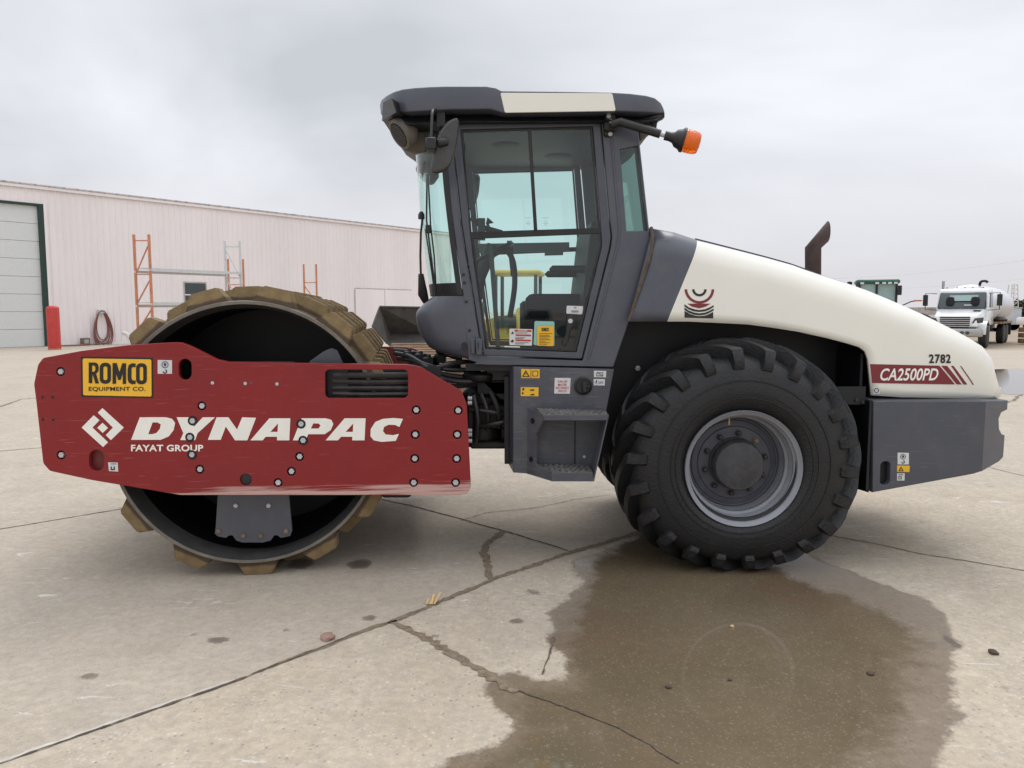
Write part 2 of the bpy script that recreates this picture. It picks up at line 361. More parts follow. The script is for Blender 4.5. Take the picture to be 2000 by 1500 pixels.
def mirrorY(o, name, yc, parent, m=None):
    me = o.data.copy()
    for v in me.vertices: v.co.y = 2 * yc - v.co.y
    me.flip_normals(); q = bpy.data.objects.new(name, me); COL.objects.link(q); q.parent = parent
    if parent and '_w' in parent: q.matrix_parent_inverse = Matrix.Translation(-Vector(parent.location))
    return q
YC = 1.06        # centre line of the roller

def merge(name, objs, parent, smooth=40):
    """several built meshes -> one mesh with one material slot each"""
    V, Fc, MI, ms = [], [], [], []
    for o in objs:
        n = len(V); V += [tuple(v.co) for v in o.data.vertices]; Fc += [tuple(i + n for i in p.vertices) for p in o.data.polygons]; MI += [len(ms)] * len(o.data.polygons); ms.append(o.data.materials[0])
    for o in objs: bpy.data.objects.remove(o)
    me = mesh_of(name, V, Fc); q = finish(name, me, ms, parent, smooth)
    for p, k in zip(me.polygons, MI): p.material_index = k
    return q

# ================================================================== GROUND
def sd_poly(P, poly):
    poly = np.array(poly); d = np.full(len(P), 1e9); ins = np.zeros(len(P), bool)
    for i in range(len(poly)):
        a = poly[i - 1]; b = poly[i]; e = b - a; wv = P - a
        t = np.clip((wv @ e) / (e @ e + 1e-12), 0, 1); q = wv - t[:, None] * e; d = np.minimum(d, (q ** 2).sum(1))
        c = ((a[1] > P[:, 1]) != (b[1] > P[:, 1])); 
        with np.errstate(divide='ignore', invalid='ignore'):
            xi = a[0] + (P[:, 1] - a[1]) * (b[0] - a[0]) / (b[1] - a[1] + 1e-15)
        ins ^= c & (P[:, 0] < xi)
    return np.where(ins, -1, 1) * np.sqrt(d)
def gxy(pts): return [(gp(x, y).x, gp(x, y).y) for x, y in pts]
WET = gxy([(1300, 1000), (1235, 1055), (1165, 1078), (1118, 1098), (1128, 1140), (1100, 1178), (1076, 1200), (1074, 1250), (1098, 1275), (1108, 1300), (1092, 1322), (1050, 1328),
           (1010, 1312), (970, 1318), (945, 1352), (968, 1388), (1003, 1412), (985, 1440), (940, 1458), (885, 1478), (850, 1500), (760, 1600), (1640, 1640), (1760, 1560), (1822, 1502), (1850, 1455), (1872, 1400),
           (1856, 1335), (1872, 1262), (1848, 1205), (1795, 1170), (1700, 1132), (1600, 1092), (1540, 1060), (1450, 1010)])
POOL = gxy([(1300, 1010), (1250, 1050), (1180, 1085), (1150, 1105), (1140, 1150), (1120, 1190), (1100, 1230), (1120, 1290), (1120, 1340), (1050, 1350), (1000, 1390), (1040, 1420), (1000, 1460), (900, 1500),
            (820, 1600), (1600, 1600), (1700, 1500), (1750, 1420), (1785, 1330), (1795, 1250), (1745, 1200), (1650, 1160), (1560, 1130), (1500, 1100), (1450, 1030)])
SLAB = [(at(0, 0, 0))] and gxy([(-500, 1760), (0, 1490), (340, 1370), (545, 1295), (700, 1235), (770, 1212), (970, 1130), (1110, 1080), (1225, 1048), (1600, 940), (3000, 1000), (2500, 1700)])
xs = np.unique(np.concatenate([-np.geomspace(4.4, 900, 34)[::-1], np.arange(-4.4, 4.6, .025), np.geomspace(4.6, 900, 34)]))
ys = np.unique(np.concatenate([[-900, -300, -100, -60, -30, -14, -8, -5, -3.2], np.arange(-2.4, 3.4, .025), np.geomspace(3.4, 1500, 44)]))
gx, gy = np.meshgrid(xs, ys); P = np.stack([gx.ravel(), gy.ravel()], 1)
nx, ny = len(xs), len(ys)
ii = (np.arange(ny - 1)[:, None] * nx + np.arange(nx - 1)[None, :]).ravel()
faces = np.stack([ii, ii + 1, ii + nx + 1, ii + nx], 1)
me = bpy.data.meshes.new('ground'); me.vertices.add(len(P)); me.vertices.foreach_set('co', np.column_stack([P, np.zeros(len(P))]).ravel())
me.loops.add(faces.size); me.loops.foreach_set('vertex_index', faces.ravel()); me.polygons.add(len(faces))
me.polygons.foreach_set('loop_start', np.arange(len(faces)) * 4); me.polygons.foreach_set('loop_total', np.full(len(faces), 4)); me.update(calc_edges=True)
for nm, pl_ in (('wet', WET), ('pool', POOL), ('slab', SLAB)):
    a = me.attributes.new(nm, 'FLOAT', 'POINT'); a.data.foreach_set('value', sd_poly(P, pl_).astype(np.float32))
BL = [(702, 1102, 24, 9, 1), (587, 1101, 26, 10, 1), (426, 1250, 24, 7, .8), (722, 1207, 16, 6, .8), (175, 1320, 22, 8, .7), (1008, 1213, 16, 6, .8), (1040, 1158, 24, 8, .6), (558, 1231, 10, 4, .7), (850, 1242, 13, 5, .6), (380, 1240, 16, 6, .5), (1860, 1255, 14, 22, .6), (1410, 1235, 40, 5, .5), (620, 1235, 14, 4, .5)]
stn = np.zeros(len(P))
for px_, py_, rx_, ry_, s_ in BL:
    c = gp(px_, py_); sx = rx_ * (c.y - CY) / F; sy = (gp(px_, py_ - ry_).y - gp(px_, py_ + ry_).y) / 2
    d_ = np.sqrt(((P[:, 0] - c.x) / sx) ** 2 + ((P[:, 1] - c.y) / sy) ** 2); stn = np.maximum(stn, s_ * np.clip(1.6 - d_, 0, 1))
a = me.attributes.new('stain', 'FLOAT', 'POINT'); a.data.foreach_set('value', stn.astype(np.float32))
m, N, L, B = newmat('concrete')
tc = N.new('ShaderNodeTexCoord')
def nz(scale, det=6, rough=.6, dist=0, mapping=None):
    n = N.new('ShaderNodeTexNoise'); n.inputs['Scale'].default_value = scale; n.inputs['Detail'].default_value = det; n.inputs['Roughness'].default_value = rough; n.inputs['Distortion'].default_value = dist
    if mapping:
        q = N.new('ShaderNodeMapping'); q.inputs['Rotation'].default_value = (0, 0, mapping[0]); q.inputs['Scale'].default_value = mapping[1]; L.new(tc.outputs['Object'], q.inputs[0]); L.new(q.outputs[0], n.inputs['Vector'])
    else: L.new(tc.outputs['Object'], n.inputs['Vector'])
    return n.outputs['Fac']
def mrg(src, a, b, c=0., d=1., smooth=False):
    n = N.new('ShaderNodeMapRange'); L.new(src, n.inputs[0]); n.inputs[1].default_value = a; n.inputs[2].default_value = b; n.inputs[3].default_value = c; n.inputs[4].default_value = d
    if smooth: n.interpolation_type = 'SMOOTHSTEP'
    return n.outputs[0]
def mxc(f, a, b, blend='MIX'):
    n = N.new('ShaderNodeMix'); n.data_type = 'RGBA'; n.blend_type = blend
    if isinstance(f, float): n.inputs[0].default_value = f
    else: L.new(f, n.inputs[0])
    for k, s in ((6, a), (7, b)):
        if isinstance(s, tuple): n.inputs[k].default_value = (*s, 1)
        else: L.new(s, n.inputs[k])
    return n.outputs[2]
def mth(op, a, b=None, clamp=False):
    n = N.new('ShaderNodeMath'); n.operation = op; n.use_clamp = clamp
    for k, s in ((0, a), (1, b)):
        if s is None: continue
        if isinstance(s, (int, float)): n.inputs[k].default_value = s
        else: L.new(s, n.inputs[k])
    return n.outputs[0]
def attr(nm):
    n = N.new('ShaderNodeAttribute'); n.attribute_name = nm; return n.outputs['Fac']
geo = N.new('ShaderNodeNewGeometry'); sp = N.new('ShaderNodeSeparateXYZ'); L.new(geo.outputs['Position'], sp.inputs[0])
big = nz(.35, 5, .6); med = nz(1.7, 8, .65); fine = nz(22, 6, .7); grit = nz(140, 3, .7)
base = mxc(mrg(big, .35, .65), (.440, .358, .252), (.54, .445, .318))
base = mxc(mrg(med, .38, .68), base, (.58, .495, .375))
dirty = mrg(nz(.9, 8, .7, .6), .48, .68, 0, .45); base = mxc(dirty, base, (.34, .29, .225))
# two pours: far slab smoother, greyer; near slab sandier with exposed grit
sl_ = mrg(attr('slab'), .01, -.01)
base = mxc(mth('MULTIPLY', mth('SUBTRACT', 1.0, sl_), .28), base, (.33, .305, .275))
vor = N.new('ShaderNodeTexVoronoi'); vor.inputs['Scale'].default_value = 42; L.new(tc.outputs['Object'], vor.inputs['Vector'])
spk = mth('MULTIPLY', mrg(vor.outputs['Distance'], .34, .20), mrg(nz(9, 3), .36, .55)); vs = N.new('ShaderNodeSeparateColor'); L.new(vor.outputs['Color'], vs.inputs[0])
light = mth('MULTIPLY', spk, mrg(vs.outputs[0], .50, .56)); dark = mth('MULTIPLY', spk, mrg(vs.outputs[0], .30, .24))
base = mxc(mth('MULTIPLY', light, mth('MULTIPLY_ADD', sl_, .55) if False else mrg(sl_, 0, 1, .15, .65)), base, (.74, .69, .60))
base = mxc(mth('MULTIPLY', dark, mrg(sl_, 0, 1, .35, .7)), base, (.12, .10, .08))
base = mxc(mrg(fine, .38, .66, 0, .50), base, (.22, .195, .165))
base = mxc(mrg(grit, .4, .62, 0, .42), base, (.56, .51, .44))
# chalky scuffs, tyre rubs, and small dark drips
mot = mrg(nz(6, 8, .75, .4), .40, .62, 0, .30); base = mxc(mot, base, (.285, .245, .195))
scf = mth('MULTIPLY', mrg(nz(1, 6, .72, .8, (.12, (3.5, 14, 1))), .60, .66), mrg(nz(1.3, 2), .46, .56)); base = mxc(mth('MULTIPLY', scf, .75), base, (.66, .64, .60))
sc2 = mth('MULTIPLY', mrg(nz(1, 4, .6, .3, (-.45, (9, 30, 1))), .64, .70), mrg(nz(.8, 2), .45, .6)); base = mxc(mth('MULTIPLY', sc2, .5), base, (.60, .58, .54))
drp = mrg(nz(2.6, 3, .5), .735, .765); base = mxc(mth('MULTIPLY', drp, .6), base, (.10, .085, .07))
stm = mrg(mth('ADD', attr('stain'), mth('MULTIPLY', mth('SUBTRACT', nz(11, 6, .7), .5), 1.1)), .46, .62); base = mxc(mth('MULTIPLY', stm, mrg(attr('stain'), .3, 1, .35, .85)), base, (.075, .055, .038))
# packed dirt far off on the right
dm_ = mth('MULTIPLY', mrg(sp.outputs['Y'], 27, 31), mrg(sp.outputs['X'], -2, 6)); base = mxc(mth('MULTIPLY', dm_, mrg(big, .3, .6, .7, 1)), base, (.285, .22, .155))
# wet areas with ragged edges
edge = mth('MULTIPLY', mth('SUBTRACT', nz(3.2, 8, .72), .5), .30)
wsd = mth('ADD', attr('wet'), edge)
wet = mrg(wsd, .016, -.016); poolf = mrg(mth('ADD', attr('pool'), mth('MULTIPLY', edge, 1.9)), .07, -.10, smooth=True)
poolf = mth('MULTIPLY', poolf, wet)
wetc = mxc(1.0, base, (.43, .385, .335), 'MULTIPLY')
base2 = mxc(wet, base, wetc)
poolc = mxc(mrg(nz(1.3, 5, .6), .35, .65), (.120, .093, .056), (.160, .125, .078))
poolc = mxc(mth('MULTIPLY', mrg(nz(.9, 3, .6, 1), .52, .68), .6), poolc, (.155, .098, .062))
v3 = N.new('ShaderNodeTexVoronoi'); v3.inputs['Scale'].default_value = 105; L.new(tc.outputs['Object'], v3.inputs['Vector']); c3 = N.new('ShaderNodeSeparateColor'); L.new(v3.outputs['Color'], c3.inputs[0])
poolc = mxc(mth('MULTIPLY', mth('MULTIPLY', mrg(v3.outputs['Distance'], .42, .25), mrg(c3.outputs[0], .70, .76)), .40), poolc, (.36, .30, .21)); poolc = mxc(mth('MULTIPLY', light, .22), poolc, (.40, .34, .25)); poolc = mxc(mrg(fine, .35, .7, 0, .3), poolc, (.09, .07, .05))
base3 = mxc(mth('MULTIPLY', poolf, .86), base2, poolc)
L.new(base3, B.inputs['Base Color'])
rgh = mxc(wet, (.9, .9, .9), (.30, .30, .30)); rgh = mxc(poolf, rgh, (.03, .03, .03)); L.new(rgh, B.inputs['Roughness'])
hsum = mth('ADD', mth('MULTIPLY', grit, .5), mth('MULTIPLY', fine, .6)); hs = mth('MULTIPLY', hsum, mrg(wet, 0, 1, 1, .30)); hs = mth('MULTIPLY', hs, mrg(poolf, 0, 1, 1, .03))
bp = N.new('ShaderNodeBump'); bp.inputs['Strength'].default_value = .55; bp.inputs['Distance'].default_value = .012; L.new(hs, bp.inputs['Height']); L.new(bp.outputs[0], B.inputs['Normal'])
B.inputs['Specular IOR Level'].default_value = .5
ground = finish('ground', me, m, None, 0); tag(ground, kind='structure')

# joints and cracks: ragged strips let into the slab surface
M['joint'] = mat('joint_dirt', (.20, .155, .105), .95, var=.4, scale=30, bump=.6)
M['jointdark'] = mat('dark_joint', (.11, .085, .062), .95, var=.4, scale=30)  # dark brown own tone of narrow joints and cracks
M['jointpale'] = mat('pale_sealant', (.50, .47, .42), .8, var=.15, scale=20)
def strip(name, px, w0, w1, m, jag=.5, z=.003, step=.03, wob=.012):
    p = [Vector(gp(x, y)) for x, y in px]; pts = []
    for a, b in zip(p[:-1], p[1:]):
        n = max(1, int((b - a).length / step)); pts += [a.lerp(b, k / n) for k in range(n)]
    pts.append(p[-1]); V = []; n = len(pts); ph = random.random() * 9
    for i, q in enumerate(pts):
        d = (pts[min(i + 1, n - 1)] - pts[max(i - 1, 0)]).normalized(); s = Vector((-d.y, d.x, 0)); u = i / max(1, n - 1)
        ww = (w0 + (w1 - w0) * u) / 2; o = s * wob * .6 * (math.sin(i * .37 + ph) * .5 + math.sin(i * .11 + ph * 2) + random.uniform(-.4, .4))
        V += [q + o + s * ww * (1 + random.uniform(-jag, jag)) + Vector((0, 0, z)), q + o - s * ww * (1 + random.uniform(-jag, jag)) + Vector((0, 0, z))]
    f = [(2 * i, 2 * i + 1, 2 * i + 3, 2 * i + 2) for i in range(n - 1)]
    me = mesh_of(name, V, f); 
    for pl_ in me.polygons:
        pass
    o = finish(name, me, m, None, 0)
    if me.polygons[0].normal.z < 0: me.flip_normals()
    return tag(o, kind='structure')
strip('ground_joint', [(-260, 1585), (0, 1490), (170, 1430), (340, 1370), (460, 1328)], .022, .018, M['jointpale'], .75, .003, wob=.004)
strip('ground_joint', [(0, 1493), (170, 1433), (340, 1373), (460, 1331), (545, 1297)], .008, .012, M['jointdark'], .9, .005, wob=.003)
strip('ground_joint', [(545, 1296), (620, 1268), (700, 1236), (770, 1212), (850, 1180), (970, 1130), (1110, 1080), (1225, 1048), (1300, 1020)], .026, .060, M['joint'], .45, .003, wob=.006)
strip('ground_joint', [(545, 1298), (620, 1268), (690, 1240)], .006, .006, M['jointdark'], .9, .005, wob=.004)
strip('ground_crack', [(765, 1214), (805, 1234), (850, 1256), (900, 1285), (940, 1310), (1010, 1352)], .045, .055, M['joint'], .6, .003)
strip('ground_crack', [(1010, 1352), (1060, 1368), (1130, 1390), (1200, 1418), (1260, 1450), (1330, 1490)], .012, .008, M['jointdark'], .7, .004)
strip('ground_crack', [(745, 975), (800, 988), (900, 1014), (1010, 1044), (1108, 1076)], .016, .020, M['jointdark'], .5, .003)
strip('ground_crack', [(980, 1038), (950, 1060), (942, 1080), (955, 1108), (965, 1132)], .05, .05, M['joint'], .5, .004, wob=.02)
strip('ground_crack', [(900, 1018), (950, 1003), (1010, 996), (1060, 990), (1120, 975), (1190, 968)], .006, .008, M['jointdark'], .6, .005, wob=.02)
strip('ground_joint', [(-500, 1110), (0, 1034), (120, 1014), (243, 993), (520, 950), (800, 905)], .010, .02, M['jointdark'], .6, .003, wob=.004)
strip('ground_joint', [(1590, 1040), (1700, 1060), (1800, 1082), (2000, 1115), (2300, 1170)], .012, .010, M['jointdark'], .6, .003, wob=.01)
strip('ground_crack', [(1080, 1245), (1070, 1275), (1058, 1318)], .01, .006, M['jointdark'], .7, .005)
strip('ground_joint', [(-400, 910), (0, 881), (110, 872), (300, 858)], .02, .02, M['joint'], .5, .003)
strip('ground_crack', [(0, 795), (40, 780), (90, 776)], .06, .03, M['joint'], .6, .003)
strip('ground_joint', [(1900, 905), (2000, 930), (2200, 975)], .012, .012, M['joint'], .6, .003)
strip('ground_crack', [(1960, 790), (2000, 770), (2100, 750)], .05, .05, M['joint'], .7, .003, wob=.05)
# oil and water blots
M['blot'] = mat('dark_wet_blot', (.05, .04, .032), .5, var=.3, scale=20)
M['blotl'] = mat('faint_blot', (.24, .20, .16), .8, var=.3, scale=20)
def blot(px, py, rx, ry, m, name='ground_stain'):
    c = gp(px, py); sx = rx * (c.y - CY) / F * 1.02; a = gp(px, py - ry); b = gp(px, py + ry); sy = (a.y - b.y) / 2; ph = [random.uniform(0, 6) for _ in range(4)]
    V = []
    for k in range(40):
        t = 2 * math.pi * k / 40; q = 1 + .18 * math.sin(2 * t + ph[0]) + .12 * math.sin(3 * t + ph[1]) + .10 * math.sin(5 * t + ph[2]) + .07 * math.sin(9 * t + ph[3]) + random.uniform(-.04, .04)
        V.append((c.x + sx * q * math.cos(t), c.y + sy * q * math.sin(t), .004))
    tag(finish(name, mesh_of(name, V, [tuple(range(40))]), m, None, 0), kind='structure')
# puddle far right
m, N, L, B = newmat('puddle_water'); B.inputs['Base Color'].default_value = (.10, .09, .08, 1); B.inputs['Roughness'].default_value = .05
tc = N.new('ShaderNodeTexCoord'); n = N.new('ShaderNodeTexNoise'); n.inputs['Scale'].default_value = 3; L.new(tc.outputs['Object'], n.inputs[0]); b = N.new('ShaderNodeBump'); b.inputs['Strength'].default_value = .04; L.new(n.outputs[0], b.inputs['Height']); L.new(b.outputs[0], B.inputs['Normal'])
pp = rnd([(gp(x, y).x, gp(x, y).y) for x, y in [(1925, 722), (1990, 720), (2060, 724), (2200, 722), (2230, 748), (2100, 752), (2030, 766), (1985, 772), (1945, 768), (1960, 756), (1925, 750)]], .5)
tag(finish('puddle', mesh_of('puddle', [(x, y, .004) for x, y in pp], [tuple(range(len(pp)))]), m, None, 0), kind='structure')
# small litter on the slab
def clod(name, px, py, s, m, label, cat, group=None, flat=.6):
    c = gp(px, py); bm = bmesh.new(); bmesh.ops.create_icosphere(bm, subdivisions=2, radius=s)
    for v in bm.verts: v.co *= 1 + random.uniform(-.25, .25); v.co.z *= flat
    me = bpy.data.meshes.new(name); bm.to_mesh(me); bm.free(); o = finish(name, me, m, None, 60); o.location = (c.x, c.y, s * flat * .7); o.rotation_euler.z = random.random() * 6
    return tag(o, label, cat, group)
clod('stone', 640, 1248, .036, M['stone'], 'flat reddish stone lying beside the main pavement joint', 'stone', flat=.45)
o = clod('mud_clod', 1940, 1277, .022, M['mudclod'], 'dark mud clod on dry concrete right of the wet patch', 'mud clod')
clod('mud_clod', 1700, 1317, .016, M['mudclod'], 'dark clod lying in the wet patch towards its right side', 'mud clod')
clod('mud_clod', 1305, 1343, .014, M['mudclod'], 'dark clod in the wet patch below the rear tyre, lowest in the photo', 'mud clod')
clod('mud_clod', 1425, 1329, .010, M['mudclod'], 'tiny dark clod in the middle of the wet patch', 'mud clod')
clod('mud_clod', 1430, 1225, .012, M['straw'], 'small tan pebble in the wet patch straight below the tyre', 'pebble')
b = MB()
for k in range(4):
    c = gp(833 + k * 5, 1182); b.bar(c + Vector((0, 0, .006)), c + Vector((.03 * (k % 2 * 2 - 1) * .4 + .02, .05, .02 + .012 * k)), .012, .004)
tag(b.build('dry_leaf', M['straw'], None), 'curled dry straw coloured leaf on the pavement joint', 'leaf')
# ================================================================== ROLLER
roller = thing('road_roller', 'large single drum padfoot road roller with maroon drum frame, grey cab and cream engine hood', 'road roller', (0, YC, 0))

# ------------------------------------------------------------------ engine hood (lofted)
st = [((1228, 628), (1272, 443)), ((1262, 628), (1318, 451)), ((1303, 628), (1363, 466)), ((1345, 628), (1395, 474)), ((1400, 630.5), (1440, 485.5)), ((1460, 633.5), (1500, 501)), ((1510, 640), (1550, 515)),
      ((1560, 648), (1601, 533)), ((1615, 660), (1655, 550.5)), ((1655, 670.5), (1700, 566.5)), ((1678, 677.5), (1735, 581)), ((1690, 686), (1770, 596)), ((1696, 702), (1805, 612)), ((1702, 772), (1840, 629)),
      ((1760, 776), (1872, 645)), ((1820, 777), (1898, 659)), ((1870, 778), (1922, 674)), ((1908, 778), (1937, 693)), ((1935, 778), (1945, 726)), ((1949, 778), (1950.5, 768))]
YN = .24
vs = [0, .12, .25, .4, .52, .62, .7, .76, .82, .86, .9, .93, .955, .975, .99, 1]
hv = []; hf = []; mi = []
for k, (b_, t_) in enumerate(st):
    ye = .20 * max(0, (k - 13) / 6.0) ** 2.4
    pb = at(b_[0], b_[1], YN + ye); pt = at(t_[0], t_[1], YN + .12 + ye)
    Rf = min(.17, (pt - pb).length * .75); near = []
    yend = ye
    for v in vs:
        p = pb.lerp(pt, v); d = (1 - v) * (Vector((pt.x, 0, pt.z)) - Vector((pb.x, 0, pb.z))).length
        off = 0 if d >= Rf else Rf - math.sqrt(max(0, Rf * Rf - (Rf - d) ** 2))
        off += .02 * v + yend
        near.append((p.x, YN + off, p.z))
    cr_ = [(near[-1][0], YN + Rf + yend + .12 + (YC - YN - Rf - yend - .12) * q, near[-1][2] + .018 * q) for q in (0, .5, 1)]
    half = near + cr_
    row = half + [(x, 2 * YC - y, z) for x, y, z in half[:-1][::-1]]
    hv += row
nr = len(row); nv = len(vs)
for k in range(len(st) - 1):
    for i in range(nr - 1):
        hf.append((k * nr + i, (k + 1) * nr + i, (k + 1) * nr + i + 1, k * nr + i + 1))
        mi.append(1 if k < 2 or (k < 8 and nv - 4 < i < nr - nv + 2) else 0)
me = mesh_of('engine_hood', hv, hf); me.materials.append(M['cream']); me.materials.append(M['grey'])
for p, q in zip(me.polygons, mi): p.material_index = q
hood_bvh = BVHTree.FromPolygons([Vector(p) for p in hv], hf)
hood = finish('engine_hood', me, [], roller, 50)
md = hood.modifiers.new('s', 'SOLIDIFY'); md.thickness = .025; md.offset = -1
# check facing: normals should look away from the centre line
if me.polygons[5].normal.y > 0: me.flip_normals()
seam = MB(); seam.tube([Vector(hv[k * nr + nv - 1]) + Vector((0, .01, .003)) for k in range(2, 8)], .008, 6); seam.build('hood_top_seam', M['black'], hood)
# exhaust
ex = MB(); c0 = at(1591, 600, 1.0); c1 = at(1590, 487, 1.0); rr = .054
ex.tube([c0 - Vector((0, 0, .3)), at(1588, 484, 1.0), at(1606, 463, 1.0)], [rr, rr * 1.05, rr], 20, caps=False)
exo = ex.build('exhaust_pipe', M['rust'], roller)
# slanted mouth: cut vertices of the last ring along a slope
tipc = at(1606, 463, 1.0); xt_ = at(1617, 450, 1.0).x
for v in exo.data.vertices:
    if (v.co - tipc).length < rr * 1.25: q_ = (xt_ - v.co.x) * .95; v.co += Vector((q_, 0, q_ * 1.05))
sm = exo.modifiers.new('s', 'SOLIDIFY'); sm.thickness = .006

# logo on the hood
def arcpoly(cx, cy, r, w, a0, a1, n=18):
    A = [R(a0 + (a1 - a0) * k / n) for k in range(n + 1)]
    return [(cx + (r + w / 2) * math.cos(a), cy + (r + w / 2) * math.sin(a)) for a in A] + [(cx + (r - w / 2) * math.cos(a), cy + (r - w / 2) * math.sin(a)) for a in A[::-1]]
decal('hood_emblem', [arcpoly(1366.5, 564, 26.5, 5, 2, 178), [(1343, 593), (1388, 593), (1378, 599), (1366, 602), (1352, 599)]], YN, M['decalred'], hood, bvh=hood_bvh)
emb = [arcpoly(1366.5, 564.5, 12, 4.5, 2, 178)]
for dy in (0, 6.5): emb.append([(1337, 594 + dy), (1345, 600 + dy), (1356, 604 + dy), (1366, 605.5 + dy), (1377, 604 + dy), (1387, 600 + dy), (1394, 596 + dy), (1394, 599.5 + dy), (1385, 605 + dy), (1377, 608 + dy), (1366, 609.3 + dy), (1355, 608 + dy), (1345, 604 + dy), (1337, 598.5 + dy)])
emb.append([(1337, 607), (1347, 613), (1357, 616.5), (1366, 617.5), (1377, 616.5), (1386, 613), (1393, 609), (1393, 622), (1337, 620.5)])
decal('hood_emblem', emb, YN, M['ink'], hood, bvh=hood_bvh)
st_ = decal('model_stripe', [[(1699, 711), (1837, 714.5), (1870, 751.5), (1703, 748)], [(1841, 714.6), (1853, 715), (1885, 752), (1874, 751.6)], [(1861, 715), (1866, 715), (1897, 752.3), (1889, 752)], [(1880, 715.5), (1882.2, 715.5), (1912.5, 753), (1909.8, 753)]], YN, M['decalred'], hood, bvh=hood_bvh)
text('CA2500PD', 1719, 719.5, 1835, 743.5, YN, M['white'], hood, 'model_lettering', .018, .3, 1.0, hood_bvh)
text('2782', 1816, 692, 1860, 710, YN, M['ink'], hood, 'stencilled_number', .03, 0, 1.12, hood_bvh)
lab = decal('small_label', [[(1706, 756), (1718, 756), (1718, 769), (1706, 769)]], YN, M['whitelab'], hood, bvh=hood_bvh)
decal_h('label_mark', [ell(1712, 762.5, 4.6, 4.6), ell(1712, 762.5, 3.4, 3.4)], YN - .004, M['ink'], lab)

# rear frame / counterweight
YB = .13
bo = [(1706, 783), (1930, 783), (1969, 782), (1968, 800), (1956, 806), (1951, 818), (1952, 838), (1957, 848), (1963, 850), (1960, 893), (1951, 902), (1916, 921), (1900, 926), (1704, 962)]
n = len(bo); xb = at(1926, 783, YB).x
def yoff(x): return max(0, x - xb) * .75
bz = []
for px_, py_ in bo:
    yo_ = 0
    for _ in range(6): yo_ = yoff(at(px_, py_, YB + yo_).x)
    q_ = at(px_, py_, YB + yo_); bz.append((q_.x, q_.z))
V = [(x, YB + .05 + yoff(x), z) for x, z in bz] + [(x, 2 * YC - YB - yoff(x), z) for x, z in bz]
me_ = fillmesh('rear', [bz], .0)
b = MB()
cap = [tuple(p) for p in [f.vertices for f in me_.polygons]]; cv = [(v.co.x, v.co.y) for v in me_.vertices]
b.add([(x, YB + .05 + yoff(x), z) for x, z in cv], cap); b.add([(x, 2 * YC - YB - yoff(x), z) for x, z in cv], cap)
b.add(V, [(i, (i + 1) % n, (i + 1) % n + n, i + n) for i in range(n)])
rear = b.build('rear_counterweight', M['greyb'], roller, smooth=20)
slot = rnd(xz([(1720, 902), (1739, 901), (1738, 946), (1719, 948)], YB), .03, 5)
sidepl = plate('side_plate', bz, YB, .05, M['greyb'], rear, holes=(), bevel=.006, px=False)
bpy.data.objects.remove(sidepl)
me_ = fillmesh('side_plate', [bz, slot], .055, .005)
bm = bmesh.new(); bm.from_mesh(me_); bmesh.ops.bisect_plane(bm, geom=bm.verts[:] + bm.edges[:] + bm.faces[:], plane_co=(xb, 0, 0), plane_no=(1, 0, 0))
for v in bm.verts: x, y, z = v.co; v.co = (x, YB + .0275 - z + yoff(x), y)
me_ = bpy.data.meshes.new('side_plate'); bm.to_mesh(me_); bm.free(); finish('side_plate', me_, M['greyb'], rear, 25)
MB().box(at(1716, 900, YB).x, at(1742, 900, YB).x, YB + .049, YB + .0495, at(1716, 952, YB).z, at(1716, 896, YB).z).build('slot_shade_sheet', M['black'], rear)  # black sheet behind the slot, darkness of the opening put into colour
# black front face of the rear frame and inner wheelhouse
b = MB(); p0 = at(1706, 781, YB); p1 = at(1704, 962, YB)
b.box(p0.x - .018, p0.x - .002, YB + .01, .70, p1.z + .012, p0.z - .01); b.box(p0.x - .018, p0.x - .002, YN + .05, .70, p0.z - .009, at(1700, 690, YN).z)
b.hexa([(p0.x - .06, .30, p1.z), (p0.x - .06, .32, p1.z + .02), (p0.x - .002, .14, p1.z + .02), (p0.x - .002, .13, p1.z)], [(p0.x - .06, .70, p1.z), (p0.x - .06, .70, p1.z + .02), (p0.x - .002, .70, p1.z + .02), (p0.x - .002, .70, p1.z)])
b.box(at(1662, 0, YB + .1).x, p0.x - .019, .20, .215, at(0, 790, .2).z, at(0, 755, .2).z)
wb = b.build('wheelhouse_bracket', M['wheelhouse'], roller)
for (x, y) in ((1672, 781), (1684, 786), (1697, 791)):
    c = at(x, y, .2); MB().lathe([(.013, 0), (.013, -.008), (.009, -.013)], c, n=6).build('bolt', M['darksteel'], wb)
inner = plate('wheelhouse_wall', [(1180, 590), (1500, 590), (1600, 625), (1700, 665), (1690, 900), (1560, 880), (1300, 880), (1150, 885), (1140, 720)], .66, .02, M['wheelhouse'], roller, bevel=0)
MB().box(at(1215, 0, .3).x, at(1700, 0, .3).x, .28, .66, at(0, 620, .3).z, at(0, 618, .3).z).build('wheelhouse_top', M['wheelhouse'], roller) if False else None
# chassis core
b = MB(); b.box(.55, 2.9, .75, 1.40, .62, 1.35); b.box(.1, .6, .80, 1.32, .70, 1.2); b.build('chassis', M['black'], roller, bevel=.01)
b = MB(); b.tube([(1.455, .3, .69), (1.455, 1.85, .69)], .13, 16); b.lathe([(.25, -.15), (.3, 0), (.25, .15)], (1.455, YC, .69), n=20); b.build('rear_axle', M['black'], roller)
c = at(1245, 719, .65); MB().lathe([(.02, 0), (.02, -.02), (.012, -.025)], c, n=6).build('bolt', M['steel'], inner)

